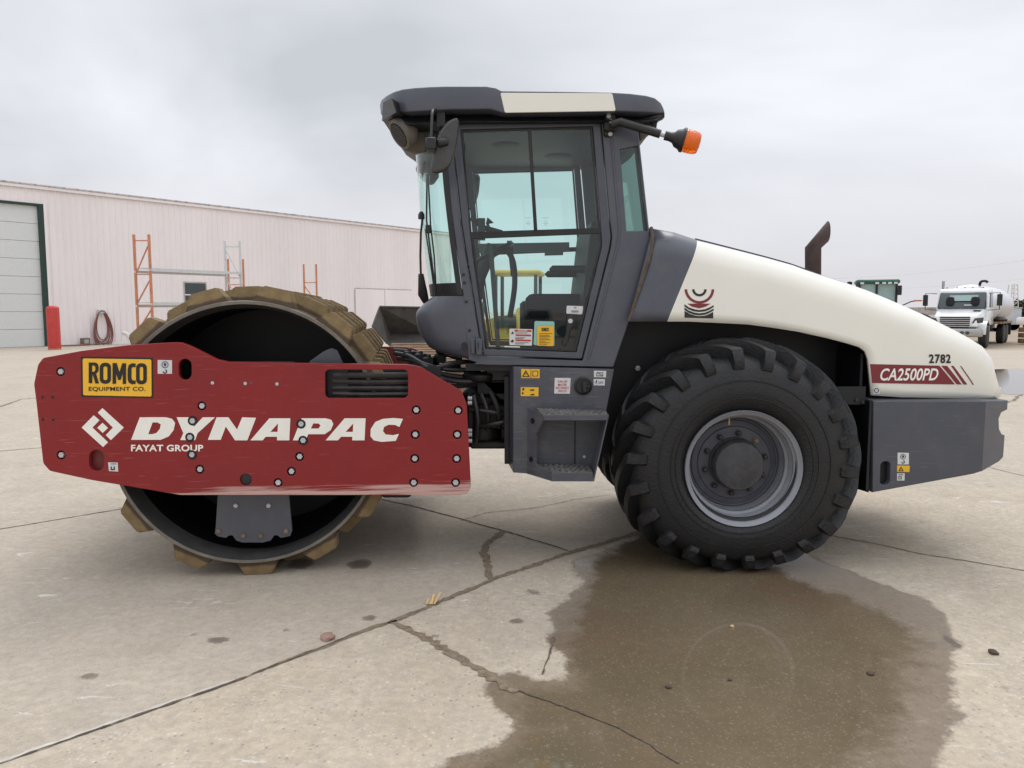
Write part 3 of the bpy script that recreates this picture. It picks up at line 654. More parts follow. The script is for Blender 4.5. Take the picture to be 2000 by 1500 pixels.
# ------------------------------------------------------------------ tyres
TC = at(1447, 884, .18); TCX = at(1455, 918, 0).x + .0; TCZ = .69; TR = .765
def squash(v):
    z = v[2]
    if z < .24: z2 = .003 + max(0, z + .065) / (.24 + .065) * .237
    else: z2 = z
    return Vector((v[0], v[1], z2))
car = [(.335, .07), (.352, .045), (.385, .026), (.41, .008), (.45, 0), (.51, .002), (.555, .010), (.60, .022), (.635, .040), (.660, .068), (.682, .105), (.698, .145), (.711, .195), (.719, .25), (.722, .30)]
def carc(t):   # t 0..1 sidewall r .648 -> crown centre ; returns (r, y)
    pts = car[7:]; ds = [0]
    for a, b_ in zip(pts[:-1], pts[1:]): ds.append(ds[-1] + math.hypot(a[0] - b_[0], a[1] - b_[1]))
    s_ = t * ds[-1]
    for i in range(len(ds) - 1):
        if s_ <= ds[i + 1] + 1e-9:
            u = (s_ - ds[i]) / (ds[i + 1] - ds[i]); return (pts[i][0] + (pts[i + 1][0] - pts[i][0]) * u, pts[i][1] + (pts[i + 1][1] - pts[i][1]) * u)
def make_tyre_mesh():
    b = MB(); prof = car + [(r, .60 - y) for r, y in car[::-1][1:]]
    n = 110; v = []
    for r, y in prof:
        for k in range(n): a = 2 * math.pi * k / n; v.append(squash((r * math.sin(a), y, TCZ + r * math.cos(a))))
    b.add(v, [(i * n + k, i * n + (k + 1) % n, (i + 1) * n + (k + 1) % n, (i + 1) * n + k) for i in range(len(prof) - 1) for k in range(n)])
    # moulded ring
    for rr in (.425, .455, .53):
        v = []
        y0 = np.interp(rr, [q[0] for q in car[:9]], [q[1] for q in car[:9]])
        for r, y in ((rr - .006, y0 + .003), (rr - .003, y0 - .005), (rr + .003, y0 - .005), (rr + .006, y0 + .003)):
            for k in range(n): a = 2 * math.pi * k / n; v.append(squash((r * math.sin(a), y, TCZ + r * math.cos(a))))
        b.add(v, [(i * n + k, i * n + (k + 1) % n, (i + 1) * n + (k + 1) % n, (i + 1) * n + k) for i in range(3) for k in range(n)])
    NL = 22
    ts = [0, .08, .16, .25, .30, .36, .45, .56, .68, .8, .9, 1.04]
    for side in (0, 1):
        for j in range(NL):
            a0 = 12.3 - 0.5 + j * 360 / NL + (180 / NL if side else 0); sec = []
            for t in ts:
                tt = min(t, 1); r, y = carc(tt); 
                if t > 1: y += (t - 1) * .35
                # sweep back around the tyre as it nears the crown
                dth = -R(26) * max(0, (t - .28) / .76) ** .92
                h = .008 + .062 * min(1, t / .25) ** .75 - .002 * max(0, min(1, (t - .3) / .3)) if t < .9 else .068 - .02 * (t - .9) / .14
                wb_ = .066 + .012 * min(1, t / .25) if t < .33 else .056; wt = .040 + .010 * min(1, t / .25) if t < .33 else .034
                tg = R(a0) + dth
                # outward normal of carcass
                r2, y2 = carc(min(1, tt + .02)); r1, y1 = carc(max(0, tt - .02)); tr, ty = r2 - r1, y2 - y1; l = math.hypot(tr, ty); nr_, ny_ = ty / l, -tr / l
                if nr_ < 0 and tt > .5: nr_, ny_ = -nr_, -ny_
                sl = 0 if t < .28 else min(1, (t - .28) / .12)
                for (ww, hh) in ((-wb_, -.006), (-wt, h), (wt, h), (wb_, -.006)):
                    rr = r + nr_ * hh; yy = y + ny_ * hh; aw = (ww * (1 + .25 * sl)) / max(r, .1)
                    x = rr * math.sin(tg + aw * .62); z = rr * math.cos(tg + aw * .62)
                    # lean of the bar across its width
                    yy2 = yy + (ww * .38 * sl)
                    sec.append(squash((x, yy2 if not side else .60 - yy2, TCZ + z)))
            m_ = len(ts); f = [(i * 4 + k, i * 4 + k + 1, (i + 1) * 4 + k + 1, (i + 1) * 4 + k) for i in range(m_ - 1) for k in range(3)]
            f += [(0, 3, 2, 1), ((m_ - 1) * 4, (m_ - 1) * 4 + 1, (m_ - 1) * 4 + 2, (m_ - 1) * 4 + 3)]
            if side: f = [q[::-1] for q in f]
            n0_ = len(b.f); b.add(sec, f); b.tops = getattr(b, 'tops', []) + [n0_ + i * 3 + 1 for i in range(3, m_ - 1)]
            if not side:    # flat black patch painting the shade of the pocket at the shoulder end
                q = []
                for (t, wd) in ((.05, .020), (.14, .020), (.215, .009)):
                    r, y = carc(t); hh = .008 + .062 * min(1, t / .25) ** .75 + .0015
                    r2, y2 = carc(t + .02); r1, y1 = carc(max(0, t - .02)); tr, ty = r2 - r1, y2 - y1; l = math.hypot(tr, ty)
                    rr = r + ty / l * hh; yy = y - tr / l * hh
                    for s_ in (-1, 1): x = rr * math.sin(R(a0) + s_ * wd / r * .8); z = rr * math.cos(R(a0) + s_ * wd / r * .8); q.append(squash((x, yy, TCZ + z)))
                b.pock = getattr(b, 'pock', []) + [q]
    return b
tb = make_tyre_mesh()
def wheel(yo, flip, px_x):
    wh = MB()
    s_ = -1 if flip else 1
    mapv = lambda v: (v[0] + TCX, (yo + s_ * v[1]), v[2])
    q = MB(); q.add([mapv(v) for v in tb.v], tb.f)
    ty = q.build('rear_tyre', M['rubber'], roller, smooth=33, bevel=0, recalc=True)
    q2 = MB(); q2.add([mapv(v) for v in tb.v], [tb.f[i] for i in tb.tops]); tp = q2.build('lug_tops', M['rubberworn'], None, smooth=0)
    for v in tp.data.vertices: d_ = Vector((v.co.x - TCX, 0, v.co.z - TCZ)); v.co += d_.normalized() * .0015
    ty = merge('rear_tyre', [ty, tp], roller, 33)
    if not flip:
        q = MB()
        for p in tb.pock: q.add([mapv(v) for v in p], [(0, 1, 3, 2), (2, 3, 5, 4)])
        lp = q.build('lug_pocket_shade', M['ink'], None, smooth=0); bpy.context.view_layer.update(); ty = merge('rear_tyre', [ty, lp], roller, 33)
    q = MB(); RZ = TCZ - .020; c = (TCX, yo, RZ)
    prof = [(.335, .56), (.335, .30), (.305, .285), (.300, .24), (.314, .215), (.317, .19), (.309, .182), (.311, .16), (.326, .15), (.329, .12), (.340, .10), (.333, .092), (.335, .075), (.348, .068), (.351, .050), (.344, .044), (.347, .034), (.357, .030), (.366, .018), (.372, .014), (.374, .020), (.372, .06), (.350, .09), (.345, .5), (.335, .56)]
    q.lathe([(r * .975, s_ * y) for r, y in prof], c, n=72); rim_ = q.build('wheel_rim', M['rim'], roller, smooth=50)
    q = MB(); q.lathe([(.302, s_ * .30), (.302, s_ * .262), (.285, s_ * .250), (.277, s_ * .252), (.272, s_ * .243), (.24, s_ * .236), (.232, s_ * .228), (.15, s_ * .222), (0, s_ * .222)], c, n=72); dsk = q.build('wheel_disc', M['rimd'], rim_, smooth=30)
    q = MB(); q.lathe([(.168, s_ * .223), (.168, s_ * .205), (.160, s_ * .198), (.157, s_ * .12), (.149, s_ * .106), (.10, s_ * .098), (.03, s_ * .093), (0, s_ * .093)], c, n=60); hb = q.build('wheel_hub', M['hub'], rim_, smooth=30)
    for k in range(10):
        a = 2 * math.pi * (k + .35) / 10; cc = (TCX + .195 * math.cos(a), yo, RZ + .195 * math.sin(a))
        q = MB(); q.lathe([(.021, s_ * .224), (.021, s_ * .214), (.015, s_ * .213), (.015, s_ * .190), (.008, s_ * .187)], cc, n=6); q.build('wheel_nut', M['rustbolt'] if k == 1 else M['darksteel'], rim_, smooth=20)
    if not flip:
        MB().tube([at(1424, 816, .12), at(1424, 830, .1)], .006, 6).build('valve_stem', M['straw'], rim_)
wheel(0.0, False, 0); wheel(2 * YC, True, 0)

# ------------------------------------------------------------------ drum
before_drum = set(bpy.data.objects)
DR = .81; dc = at(485, 848, -.02); DX, DZ = dc.x, dc.z; DW0, DW1 = -.02, 2.14
DZ = .895
q = MB(); q.lathe([(DR - .022, DW0 + .001), (DR - .004, DW0), (DR, DW0 + .006), (DR, DW1)], (DX, 0, DZ), n=110)
q.f = [f for f in q.f if len(f) == 4]
drum = q.build('drum', M['shell'], roller, smooth=50); drum.data.materials.append(M['drumedge'])
for p in drum.data.polygons:
    if abs(p.normal.y) > .5: p.material_index = 1
q = MB(); q.lathe([(DR - .022, DW0 + .001), (DR - .035, .10), (DR - .045, .14)], (DX, 0, DZ), n=110); q.f = [f for f in q.f if len(f) == 4]; q.build('drum_lip', M['drumlow'], drum, smooth=50)
q = MB(); q.lathe([(DR - .045, .14), (DR - .05, .85), (0, .86)], (DX, 0, DZ), n=90); q.f = [f for f in q.f if len(f) == 4]
q.build('drum_inner', M['drumin'], drum, smooth=40)
def pad_mesh(y0, wd):
    b = MB(); aa = [(-.132, .0), (-.082, .100), (.082, .100), (.132, .0)]
    V = []
    for yy, ins in ((y0, 0), (y0 + wd, 0)):
        for x, h in aa:
            V.append((x, yy + (0 if h == 0 else (.028 if yy == y0 else -.028)), (DR - .008 - (0 if h else 0.008)) + h))
    b.add(V, [(0, 1, 2, 3), (7, 6, 5, 4), (0, 4, 5, 1), (1, 5, 6, 2), (2, 6, 7, 3)])
    bm = bmesh.new(); me = mesh_of('drum_pad', b.v, b.f); bm.from_mesh(me); bmesh.ops.recalc_face_normals(bm, faces=bm.faces)
    es = [e for e in bm.edges if len(e.link_faces) == 2]; bmesh.ops.bevel(bm, geom=es, offset=.008, segments=2, affect='EDGES'); bm.to_mesh(me); bm.free(); me.materials.append(M['pad'])
    for p in me.polygons: p.use_smooth = True
    me.set_sharp_from_angle(angle=R(50)); return me
rows = 10; pit = (DW1 - DW0 - .02) / rows; pm = [pad_mesh(0, .185) for _ in range(2)]
rest = MB()
for r_ in range(rows):
    for k in range(13):
        ang = R(12 + (k + .5 * (r_ % 2)) * 360 / 13); y0 = DW0 + .008 + r_ * pit
        mt = Matrix.Translation((DX, y0, DZ)) @ Matrix.Rotation(ang, 4, 'Y')
        if r_ < 7:
            o = bpy.data.objects.new('drum_pad', pm[0]); COL.objects.link(o); o.parent = drum; o.matrix_basis = mt @ Matrix.Translation((0, 0, random.uniform(-.003, .002)))
        else: rest.add([mt @ v.co for v in pm[0].vertices], [tuple(p.vertices) for p in pm[0].polygons])
tag(rest.build('drum_pad', M['pad'], drum, smooth=50), kind='stuff')
drum_set = set(bpy.data.objects) - before_drum
# support plate below the frame inside the drum
sp_ = plate('drum_motor_plate', [(432, 940), (572, 940), (572, 967), (578, 1036), (574, 1047), (556, 1051), (549, 1046), (543, 1046), (536, 1056), (520, 1060), (480, 1060), (468, 1056), (461, 1046), (455, 1046), (448, 1051), (432, 1048), (426, 1042), (428, 1030), (432, 967)], .03, .03, M['grey'], roller, bevel=.004)
for x, y, mm in ((468, 987, 'steel'), (532, 987, 'steel'), (434, 1037, 'rustbolt'), (483, 1046, 'rustbolt'), (517, 1046, 'rustbolt'), (566, 1037, 'rustbolt')):
    c = at(x, y, .03); MB().lathe([(.016, 0), (.016, -.010), (.012, -.014)], c, n=6).build('bolt', M[mm], sp_)
b = MB(); a0 = at(445, 706, .02); a1 = at(582, 712, .02); b.box(a0.x, a1.x, .0, .05, a1.z - .05, a0.z); b.build('drum_crossbar', M['darksteel'], roller, bevel=.004)
plate('drum_bracket', [(612, 706), (640, 686), (655, 680), (667, 684), (678, 710), (678, 760), (612, 760)], .04, .03, M['grey'], roller, bevel=.003, r=.01)
b = MB(); b.box(DX - .45, DX + .45, .05, .45, DZ - .35, DZ + .22); b.lathe([(.3, .1), (.3, .5)], (DX, 0, DZ), n=32); b.build('drum_motor', M['drumin'], roller, bevel=.02)

# ------------------------------------------------------------------ drum frame
YP = -.13
fo = [(84, 699), (160, 685), (250, 674), (332, 669), (352, 669), (372, 676), (424, 702), (446, 707), (795, 712), (822, 717), (902, 764), (912, 790), (920, 950), (914, 963), (900, 967), (352, 967), (180, 938), (97, 920), (84, 905), (70, 780), (66, 750), (74, 712)]
holes = [rnd_ for rnd_ in []]
def obr(x0, y0, x1, y1, r, n=5):
    o = []
    for cx, cy, a in ((x1 - r, y1 - r, 0), (x0 + r, y1 - r, 90), (x0 + r, y0 + r, 180), (x1 - r, y0 + r, 270)):
        for k in range(n + 1): t = R(a + 90 * k / n); o.append((cx + r * math.cos(t), cy + r * math.sin(t)))
    return o
H_slot1 = obr(349, 701, 374, 742, 12.4); H_slot2 = obr(174, 879, 203, 920, 14); H_win = obr(635, 722, 797, 778, 9)
small = [(415, 748), (479, 749), (491, 748.5), (541, 750)]
bolts = [(118, 726), (119, 889), (394, 793), (376, 822), (371, 854), (375, 888), (390, 917), (543, 943), (569, 921), (585, 892), (592, 860), (588, 828), (813, 801), (811, 849), (810, 896), (808, 943), (895, 802), (893, 849), (892, 896), (890, 943)]
hl = [H_slot1, H_slot2, H_win] + [ell(x, y, 8.6, 8.6, 20) for x, y in bolts] + [ell(480, 937, 11.5, 11.5)]
near_pl = plate('frame_side_plate', fo, YP, .05, M['red'], roller, holes=hl, bevel=.004, r=.012)
back = MB()
for x, y in bolts:
    c = at(x, y, YP); MB().lathe([(.031, .047), (.0, .047)], c, n=20).build('recess_shade', M['black'], near_pl)  # black floor disc puts the shade of the recess into colour
    ov = 812 < y < 892 and (360 < x < 380 or 580 < x < 600); dy_ = -.006 if ov else 0
    if ov: MB().lathe([(.0285, -.001), (.0275, -.0035), (.0, -.0035)], c, n=24).build('ring_shade_disc', M['black'], near_pl)  # black disc over the lettering, painting the shaded ring of the bolt recess
    MB().lathe([(.0185, .046), (.0185, .004 + dy_), (.0155, -.002 + dy_), (.006, -.002 + dy_), (.0, .001 + dy_)], c, n=6).build('bolt', M['steel'], near_pl, smooth=20)
for i, (x, y) in enumerate(small):
    MB().lathe([(.010, 0), (.010, -.002), (.004, -.003)], at(x, y, YP), n=12).build('small_rivet', M['redplain'] if i == 2 else M['steel'], near_pl)
for x, y in ((83, 776), (103, 776), (84, 819), (104, 820)): MB().lathe([(.008, .001), (.008, -.0015), (.0, -.0015)], at(x, y, YP), n=10).build('small_rivet', M['black'], near_pl)
MB().lathe([(.036, .02), (.034, .012), (.0, .006)], at(480, 937, YP), n=24).build('rubber_plug', M['plastic'], near_pl)
far_pl = plate('frame_side_plate', xz(fo, YP), 2.20, .05, M['redplain'], roller, holes=[], bevel=.004, px=False)
# cross members joining the side plates
def cross(name, pts, m, y0=YP + .055, y1=2.195, bevel=.008, par=roller):
    p = xz(pts, YP); b = MB(); n = len(p); b.add([(x, y0, z) for x, z in p] + [(x, y1, z) for x, z in p], [tuple(range(n))[::-1], tuple(range(n, 2 * n))] + [(i, (i + 1) % n, (i + 1) % n + n, i + n) for i in range(n)])
    return b.build(name, m, par, bevel=bevel)
cross('front_crossmember', [(72, 760), (215, 760), (215, 925), (170, 922), (85, 900)], M['redplain'])
cross('rear_crossmember', [(840, 745), (905, 775), (912, 940), (840, 945)], M['redplain'])
cross('front_scraper', [(150, 925), (200, 938), (238, 947), (170, 938)], M['black'], y1=1.9)
cross('rear_scraper', [(745, 960), (822, 960), (800, 986), (745, 986)], M['black'], y0=.05, y1=1.9)
# pipes seen through the window
b = MB(); MB().box(at(640, 0, 0).x - .03, at(655, 0, 0).x + .05, YP + .10, YP + .12, at(0, 790, 0).z, at(0, 712, 0).z).build('window_back_plate', M['black'], roller)
for i, y in enumerate((733, 745, 758, 769)):
    b.tube([at(655, y, -.02), at(720, y + (i % 2) * 1.5, -.02), at(840, y, -.02)], .018, 8)
b.build('hydraulic_pipes', M['darksteel'], roller)
MB().box(at(600, 0, 0).x, at(860, 0, 0).x, .02, .03, at(0, 800, 0).z, at(0, 716, 0).z).build('pipe_backing', M['black'], roller)

# lettering on the side plate
sg = decal('dealer_sign', [[(158, 696.5), (299, 698.5), (299.5, 777.5), (159, 775)]], YP, M['ink'], near_pl, th=.003)
sy = rnd([(161.5, 700), (295.5, 702), (296, 774.5), (162.5, 772)], 3.5, 4)
decal('sign_face', [sy], YP - .002, M['yellow'], sg, th=.0025)
def ropoly(cx, cy, w_, h_, t, n=4):  # O ring condensed
    return [obr(cx - w_ / 2, cy - h_ / 2, cx + w_ / 2, cy + h_ / 2, w_ * .42, n), obr(cx - w_ / 2 + t, cy - h_ / 2 + t, cx + w_ / 2 - t, cy + h_ / 2 - t, (w_ - 2 * t) * .42, n)]
YL = YP - .005
decal_h('sign_lettering', ropoly(205.5, 729, 22, 41, 7), YL, M['ink'], sg)      # O
decal_h('sign_lettering', ropoly(276, 730, 21, 41, 7), YL, M['ink'], sg)        # O
decal_h('sign_lettering', [[(173, 708), (186, 708), (191, 711), (192.5, 717), (192, 725), (187.5, 730), (193, 749), (186, 749), (181, 732), (180, 732), (180, 748.5), (173, 748)], [(179.5, 714), (184, 714), (186, 717), (186, 723), (183.5, 726), (179.5, 726)]], YL, M['ink'], sg)   # R
decal('sign_lettering', [[(219.5, 709), (227.5, 709), (233, 727), (238.5, 709.5), (246, 709.5), (246, 750), (239.5, 750), (239.5, 729), (235.5, 742), (230.5, 742), (226.5, 729), (226.5, 749.5), (219.5, 749.5)],
      [(249, 722), (251, 713), (257, 709.5), (264.5, 710), (264.5, 717), (258.5, 717), (256.5, 720), (256.5, 739), (258.5, 743), (264.5, 743), (264.5, 750), (257, 750.5), (251, 747), (249, 740)]], YL, M['ink'], sg)   # M, C
text('EQUIPMENT CO.', 173, 755.5, 284, 765, YL, M['ink'], sg, 'sign_lettering', .016, 0, 1.05)
D = [(256, 859), (273, 815), (324, 815), (336, 818), (342, 826), (339, 840), (330, 852), (314, 859)]
Dh = [(289.5, 848), (298, 825), (308, 825), (314, 829), (312, 838), (305, 846), (297, 848)]
Yl = [(345, 815), (368, 815), (379, 833), (396, 815), (420, 815), (386, 846), (381, 859.5), (352, 859.5), (358, 846)]
Nl = [(406, 859), (423, 815), (446, 815), (463, 839), (473, 815), (500, 816), (483, 860), (459, 860), (441, 833), (431, 859)]
def Al(dx): return [[(489 + dx, 860), (526 + dx, 817), (567 + dx, 817), (565 + dx, 860), (541 + dx, 860), (541 + dx, 853), (519 + dx, 853), (513 + dx, 860)], [(528 + dx, 843.5), (543 + dx, 827), (542 + dx, 843.5)]]
Pl = [[(572, 860), (589, 817), (636, 817), (647, 820), (651, 828), (646, 840), (634, 848), (602, 848), (597, 860)], [(607, 837), (612, 827), (622, 827), (626, 831), (622, 837)]]
Cl = [(787, 818), (780, 834), (772, 830), (759, 829.5), (750, 834), (748, 842), (753, 848.5), (768, 850), (779, 847.5), (773, 861), (745, 863), (730, 860), (723.5, 852), (724, 838), (733, 824), (748, 818), (768, 816.5)]
YL = YP - .0012
for pl_ in ([D, Dh], [Yl], [Nl], Al(0), Pl, Al(147), [Cl]): decal_h('maker_lettering', pl_, YL, M['white'], near_pl)
z2 = lambda pts: [(x / 3.948 + 40, y / 3.948 + 540) for x, y in pts]
decal('maker_emblem', [z2([(632, 1015), (597, 1050), (713, 1165), (658, 1223), (697, 1262), (797, 1165)]), z2([(565, 1070), (610, 1108), (555, 1165), (675, 1278), (637, 1315), (472, 1165)]), z2([(633, 1128), (675, 1168), (634, 1206), (592, 1166)])], YP, M['white'], near_pl)
text('FAYAT GROUP', 256, 868.5, 397, 881.5, YP - .001, M['white'], near_pl, 'group_lettering', .028, 0, 1.04)
def hooklabel(x, y, w_, h_, Y, par):
    l_ = decal('lifting_label', [[(x, y), (x + w_, y + .5), (x + w_, y + h_), (x, y + h_)]], Y, M['whitelab'], par, th=.002)
    cx = x + w_ / 2; cy = y + h_ * .34; r_ = w_ * .235
    decal_h('label_mark', [ell(cx, cy, r_, r_), ell(cx, cy, r_ * .84, r_ * .84)], Y - .003, M['ink'], l_)
    decal('label_mark', [[(cx, cy - r_ * .62), (cx + r_ * .5, cy), (cx + r_ * .2, cy), (cx + r_ * .2, cy + r_ * .5), (cx - r_ * .2, cy + r_ * .5), (cx - r_ * .2, cy), (cx - r_ * .5, cy)], arcpoly(cx, cy + r_ * 2.0, r_ * .5, r_ * .28, -80, 180, 10)], Y - .003, M['ink'], l_)
hooklabel(308, 703, 28, 27, YP, near_pl); hooklabel(1753, 884, 22, 23, YB, rear)
l_ = decal('small_label', [[(211, 903), (230, 903.5), (231, 921), (213, 920)]], YP, M['whitelab'], near_pl, th=.002)
decal('label_mark', [[(216, 911), (218, 911), (218, 916), (222, 916), (222, 911), (224, 911), (224, 918), (216, 918)], [(216, 905.5), (227, 905.5), (227, 906.5), (216, 906.5)]], YP - .003, M['ink'], l_)
l_ = decal('warning_label', [[(1752, 909), (1777, 909.5), (1776, 922), (1752, 921.5)]], YB, M['yel_lab'], rear, th=.002)
decal_h('label_mark', [[(1755, 920), (1760, 911.5), (1765, 920)], [(1757, 918.8), (1760, 914), (1763, 918.8)]], YB - .003, M['ink'], l_)
l_ = decal('small_label', [[(1752, 924.5), (1767, 924.5), (1766.5, 938.5), (1752, 938.5)]], YB, M['whitelab'], rear, th=.002)
decal_h('label_mark', [[(1755, 930), (1761, 930), (1761, 936), (1755, 936)], [(1756, 931), (1760, 931), (1760, 935), (1756, 935)]], YB - .003, M['ink'], l_)
decal('label_mark', [[(1755, 926.5), (1764, 926.5), (1764, 927.5), (1755, 927.5)]], YB - .003, M['ink'], l_)
# the drum unit is steered a few degrees away from square to the rear unit
AL = R(8.0); NRM = Vector((-math.sin(AL), math.cos(AL), 0)); PIV = Vector((DX, YP, 0)); front_set = set(bpy.data.objects) - before_drum
RM = Matrix.Translation(Vector((DX, -.02, 0))) @ Matrix.Rotation(AL, 4, 'Z') @ Matrix.Translation(-Vector((DX, -.02, 0)))
def steer(v):
    t = v.y - YP; d = Vector((v.x, YP, v.z)) - CAM; k = (PIV - CAM).dot(NRM) / d.dot(NRM); return CAM + d * k + NRM * t
rear_set = set()
def kids(o):
    r_ = {o}
    for c in o.children: r_ |= kids(c)
    return r_
rear_set = {o for o in front_set if o.parent and (o.parent == rear or (o.parent.parent and o.parent.parent == rear))}
for o in front_set - rear_set:
    if o.type != 'MESH': continue
    if o in drum_set:
        if o.name.startswith('drum_pad') and o.data == pm[0]: o.matrix_basis = RM @ o.matrix_basis
        else: o.data.transform(RM)
    else:
        for v in o.data.vertices: v.co = steer(v.co)

# ------------------------------------------------------------------ articulation joint and hoses
b = MB()
def bx(px0, py0, px1, py1, Y0, Y1): a = at(px0, py0, Y0); c = at(px1, py1, Y0); b.box(a.x, c.x, Y0, Y1, c.z, a.z)
bx(912, 772, 926, 868, .45, 1.6); bx(925, 790, 996, 838, .52, 1.5); bx(960, 800, 1000, 870, .6, 1.4)
b.lathe([(.15, 0), (.17, .03), (.17, .20), (.14, .22), (.14, .36), (.10, .42)], at(942, 868, .7), axis=(0, 0, 1), n=28)
b.lathe([(.13, 0), (.15, .03), (.15, .10), (.11, .16)], at(945, 800, .7), axis=(0, 0, 1), n=28)
bx(918, 862, 1000, 877, .5, 1.6)
b.lathe([(.09, 0), (.11, .02), (.11, .06)], at(935, 745, .5), axis=(0, 0, 1), n=24)
joint = b.build('articulation_joint', M['black'], roller, bevel=.012)
for y in (778, 787, 841, 849, 861): MB().tube([at(914, y, .40), at(922, y, .40)], .014, 10).build('bolt', M['steel'], joint)
b = MB(); bx(930, 742, 1002, 772, .5, 1.5); bx(948, 720, 1002, 745, .45, 1.6); b.hexa([at(938, 744, .5), at(1002, 744, .5), at(1002, 790, .5), at(975, 780, .5)], [at(938, 744, .5) + Vector((0, .8, 0)), at(1002, 744, .5) + Vector((0, .8, 0)), at(1002, 790, .5) + Vector((0, .8, 0)), at(975, 780, .5) + Vector((0, .8, 0))])
b.build('joint_housing', M['black'], roller, bevel=.01)
def smoothpath(p, n=6):
    p = [Vector(q) for q in p]; o = []
    for i in range(len(p) - 1):
        a, c, d, e_ = p[max(i - 1, 0)], p[i], p[i + 1], p[min(i + 2, len(p) - 1)]
        for k in range(n):
            t = k / n; o.append(.5 * ((2 * c) + (d - a) * t + (2 * a - 5 * c + 4 * d - e_) * t * t + (3 * c - a - 3 * d + e_) * t ** 3))
    return o + [p[-1]]
hs = [[(772, 690, 1.0), (800, 696, .8), (830, 712, .6), (880, 722, .5), (940, 722, .5)], [(778, 700, 1.0), (812, 706, .7), (850, 726, .5), (900, 736, .5), (950, 735, .5)], [(800, 712, .8), (850, 735, .45), (900, 745, .4), (960, 742, .5)],
      [(770, 684, 1.2), (805, 688, 1.1), (835, 700, .9), (860, 715, .7), (900, 715, .7)], [(790, 702, 1.2), (815, 690, 1.0), (845, 700, .9), (862, 690, .8), (900, 702, .7)], [(840, 740, .5), (880, 754, .45), (930, 750, .5)], [(850, 722, .3), (872, 712, .3), (905, 707, .4), (950, 708, .5)]]
for h in hs: MB().tube(smoothpath([at(*q) for q in h]), .017, 8).build('hydraulic_hose', M['plastic'], roller)
b = MB()
for (x, y, Y) in ((800, 694, .9), (822, 699, .8), (838, 706, .7), (860, 700, .8)):
    c = at(x, y, Y); b.box(c.x - .04, c.x + .04, Y - .05, Y + .05, c.z - .03, c.z + .03); b.tube([c, c + Vector((0, 0, .05))], .015, 8)
b.build('hose_valve_block', M['black'], roller, bevel=.006)

for i, (a_, c_) in enumerate((((925, 772, .42), (930, 865, .44)), ((940, 770, .46), (952, 840, .46)), ((958, 765, .45), (975, 835, .46)), ((918, 800, .44), (990, 812, .46)), ((930, 835, .46), (998, 822, .44)))):
    a_ = at(*a_); c_ = at(*c_); m_ = a_.lerp(c_, .5) + Vector((.02, -.04, .01)); MB().tube(smoothpath([a_, m_, c_]), .016, 8).build('hydraulic_hose', M['plastic'], roller)
# ------------------------------------------------------------------ cab
YS = .32; YF = 2 * YC - YS
lv_g = [(246, 867, 812), (262, 868, 813), (300, 871, 816), (330, 874, 818), (375, 878, 821), (420, 883, 825), (470, 889, 830), (530, 897, 838), (552, 900, 841), (576, 904, 844)]
lv_b = [(578, 905, 847), (582, 906, 841), (594, 907, 827), (605, 909, 817), (610, 910, 814.5), (622, 912, 813.5), (645, 916, 818), (662, 920, 826), (681, 924, 839), (691, 926, 858), (698, 928, 884), (704, 933, 920)]
def wrap(lv, n=40, pw=4.2):
    V = []; hw = YC - YS
    for (y, c, s_) in lv:
        pc = at(c, y, YS); ps = at(s_, y, .60); Bz = (pc.x - ps.x) / (1 - abs((.6 - YC) / hw) ** pw)
        for k in range(n + 1):
            s = math.copysign(abs(k / n * 2 - 1) ** .75, k / n * 2 - 1); V.append((pc.x - Bz * (1 - abs(s) ** pw), YC + s * hw, pc.z))
    m_ = n + 1; f = [(i * m_ + k, i * m_ + k + 1, (i + 1) * m_ + k + 1, (i + 1) * m_ + k) for i in range(len(lv) - 1) for k in range(n)]
    return V, f
V, f = wrap(lv_g); ws = finish('windscreen', mesh_of('windscreen', V, f), M['glassw'], roller, 60)
ws.data.materials.append(M['plastic'])
for p in ws.data.polygons:
    if p.center.z < at(904, 556, YS).z: p.material_index = 1
V, f = wrap(lv_b, 60, 12); q = MB(); q.add(V, f); q.f.append(tuple(range(61))[::-1]); q.build('cab_front_panel', M['grey'], roller, smooth=34)
# black ceramic band round the windscreen side edge
def band(lv, w0, w1):
    V = []
    for (y, c, s_) in lv: p = at(c, y, YS); 
    return V
for Ys, sg_ in ((YS, 1), (YF, -1)):
    b = MB()
    for (y, c, s_), (y2, c2, s2) in zip(lv_g[:-1], lv_g[1:]):
        p, q = at(c, y, YS), at(c2, y2, YS); p.y = q.y = Ys
        b.hexa([p + Vector((-.035, .004 * sg_, 0)), p + Vector((0, -.006 * sg_, 0)), q + Vector((0, -.006 * sg_, 0)), q + Vector((-.035, .004 * sg_, 0))], [p + Vector((-.03, .02 * sg_, 0)), p + Vector((0, .02 * sg_, 0)), q + Vector((0, .02 * sg_, 0)), q + Vector((-.03, .02 * sg_, 0))])
    b.build('windscreen_seal', M['plastic'], ws)
out_side = [(862, 228), (1244, 224), (1250, 285), (1269, 456), (1271, 466), (1262, 530), (1228, 628), (1198, 717), (945, 713), (915, 703), (905, 580), (882, 420)]
door_o = [(882, 241), (1172, 233), (1188, 420), (1193, 462), (1190, 484), (1136, 701), (944, 694), (903, 440)]
door_hole = [(880, 239), (1174, 231), (1190, 420), (1195.5, 462), (1192.5, 485), (1138, 704), (942, 697), (900, 440)]
qg = [(1211, 292), (1246, 284), (1265, 451), (1224, 451)]
cs = plate('cab_side_panel', out_side, YS, .07, M['grey'], roller, holes=[door_hole, qg], bevel=.006)
csf = mirrorY(cs, 'cab_side_panel', YC, roller)
gl_o = [(899, 253), (1158, 246), (1174, 447), (1176, 480), (1126, 688), (948, 682), (918, 460)]
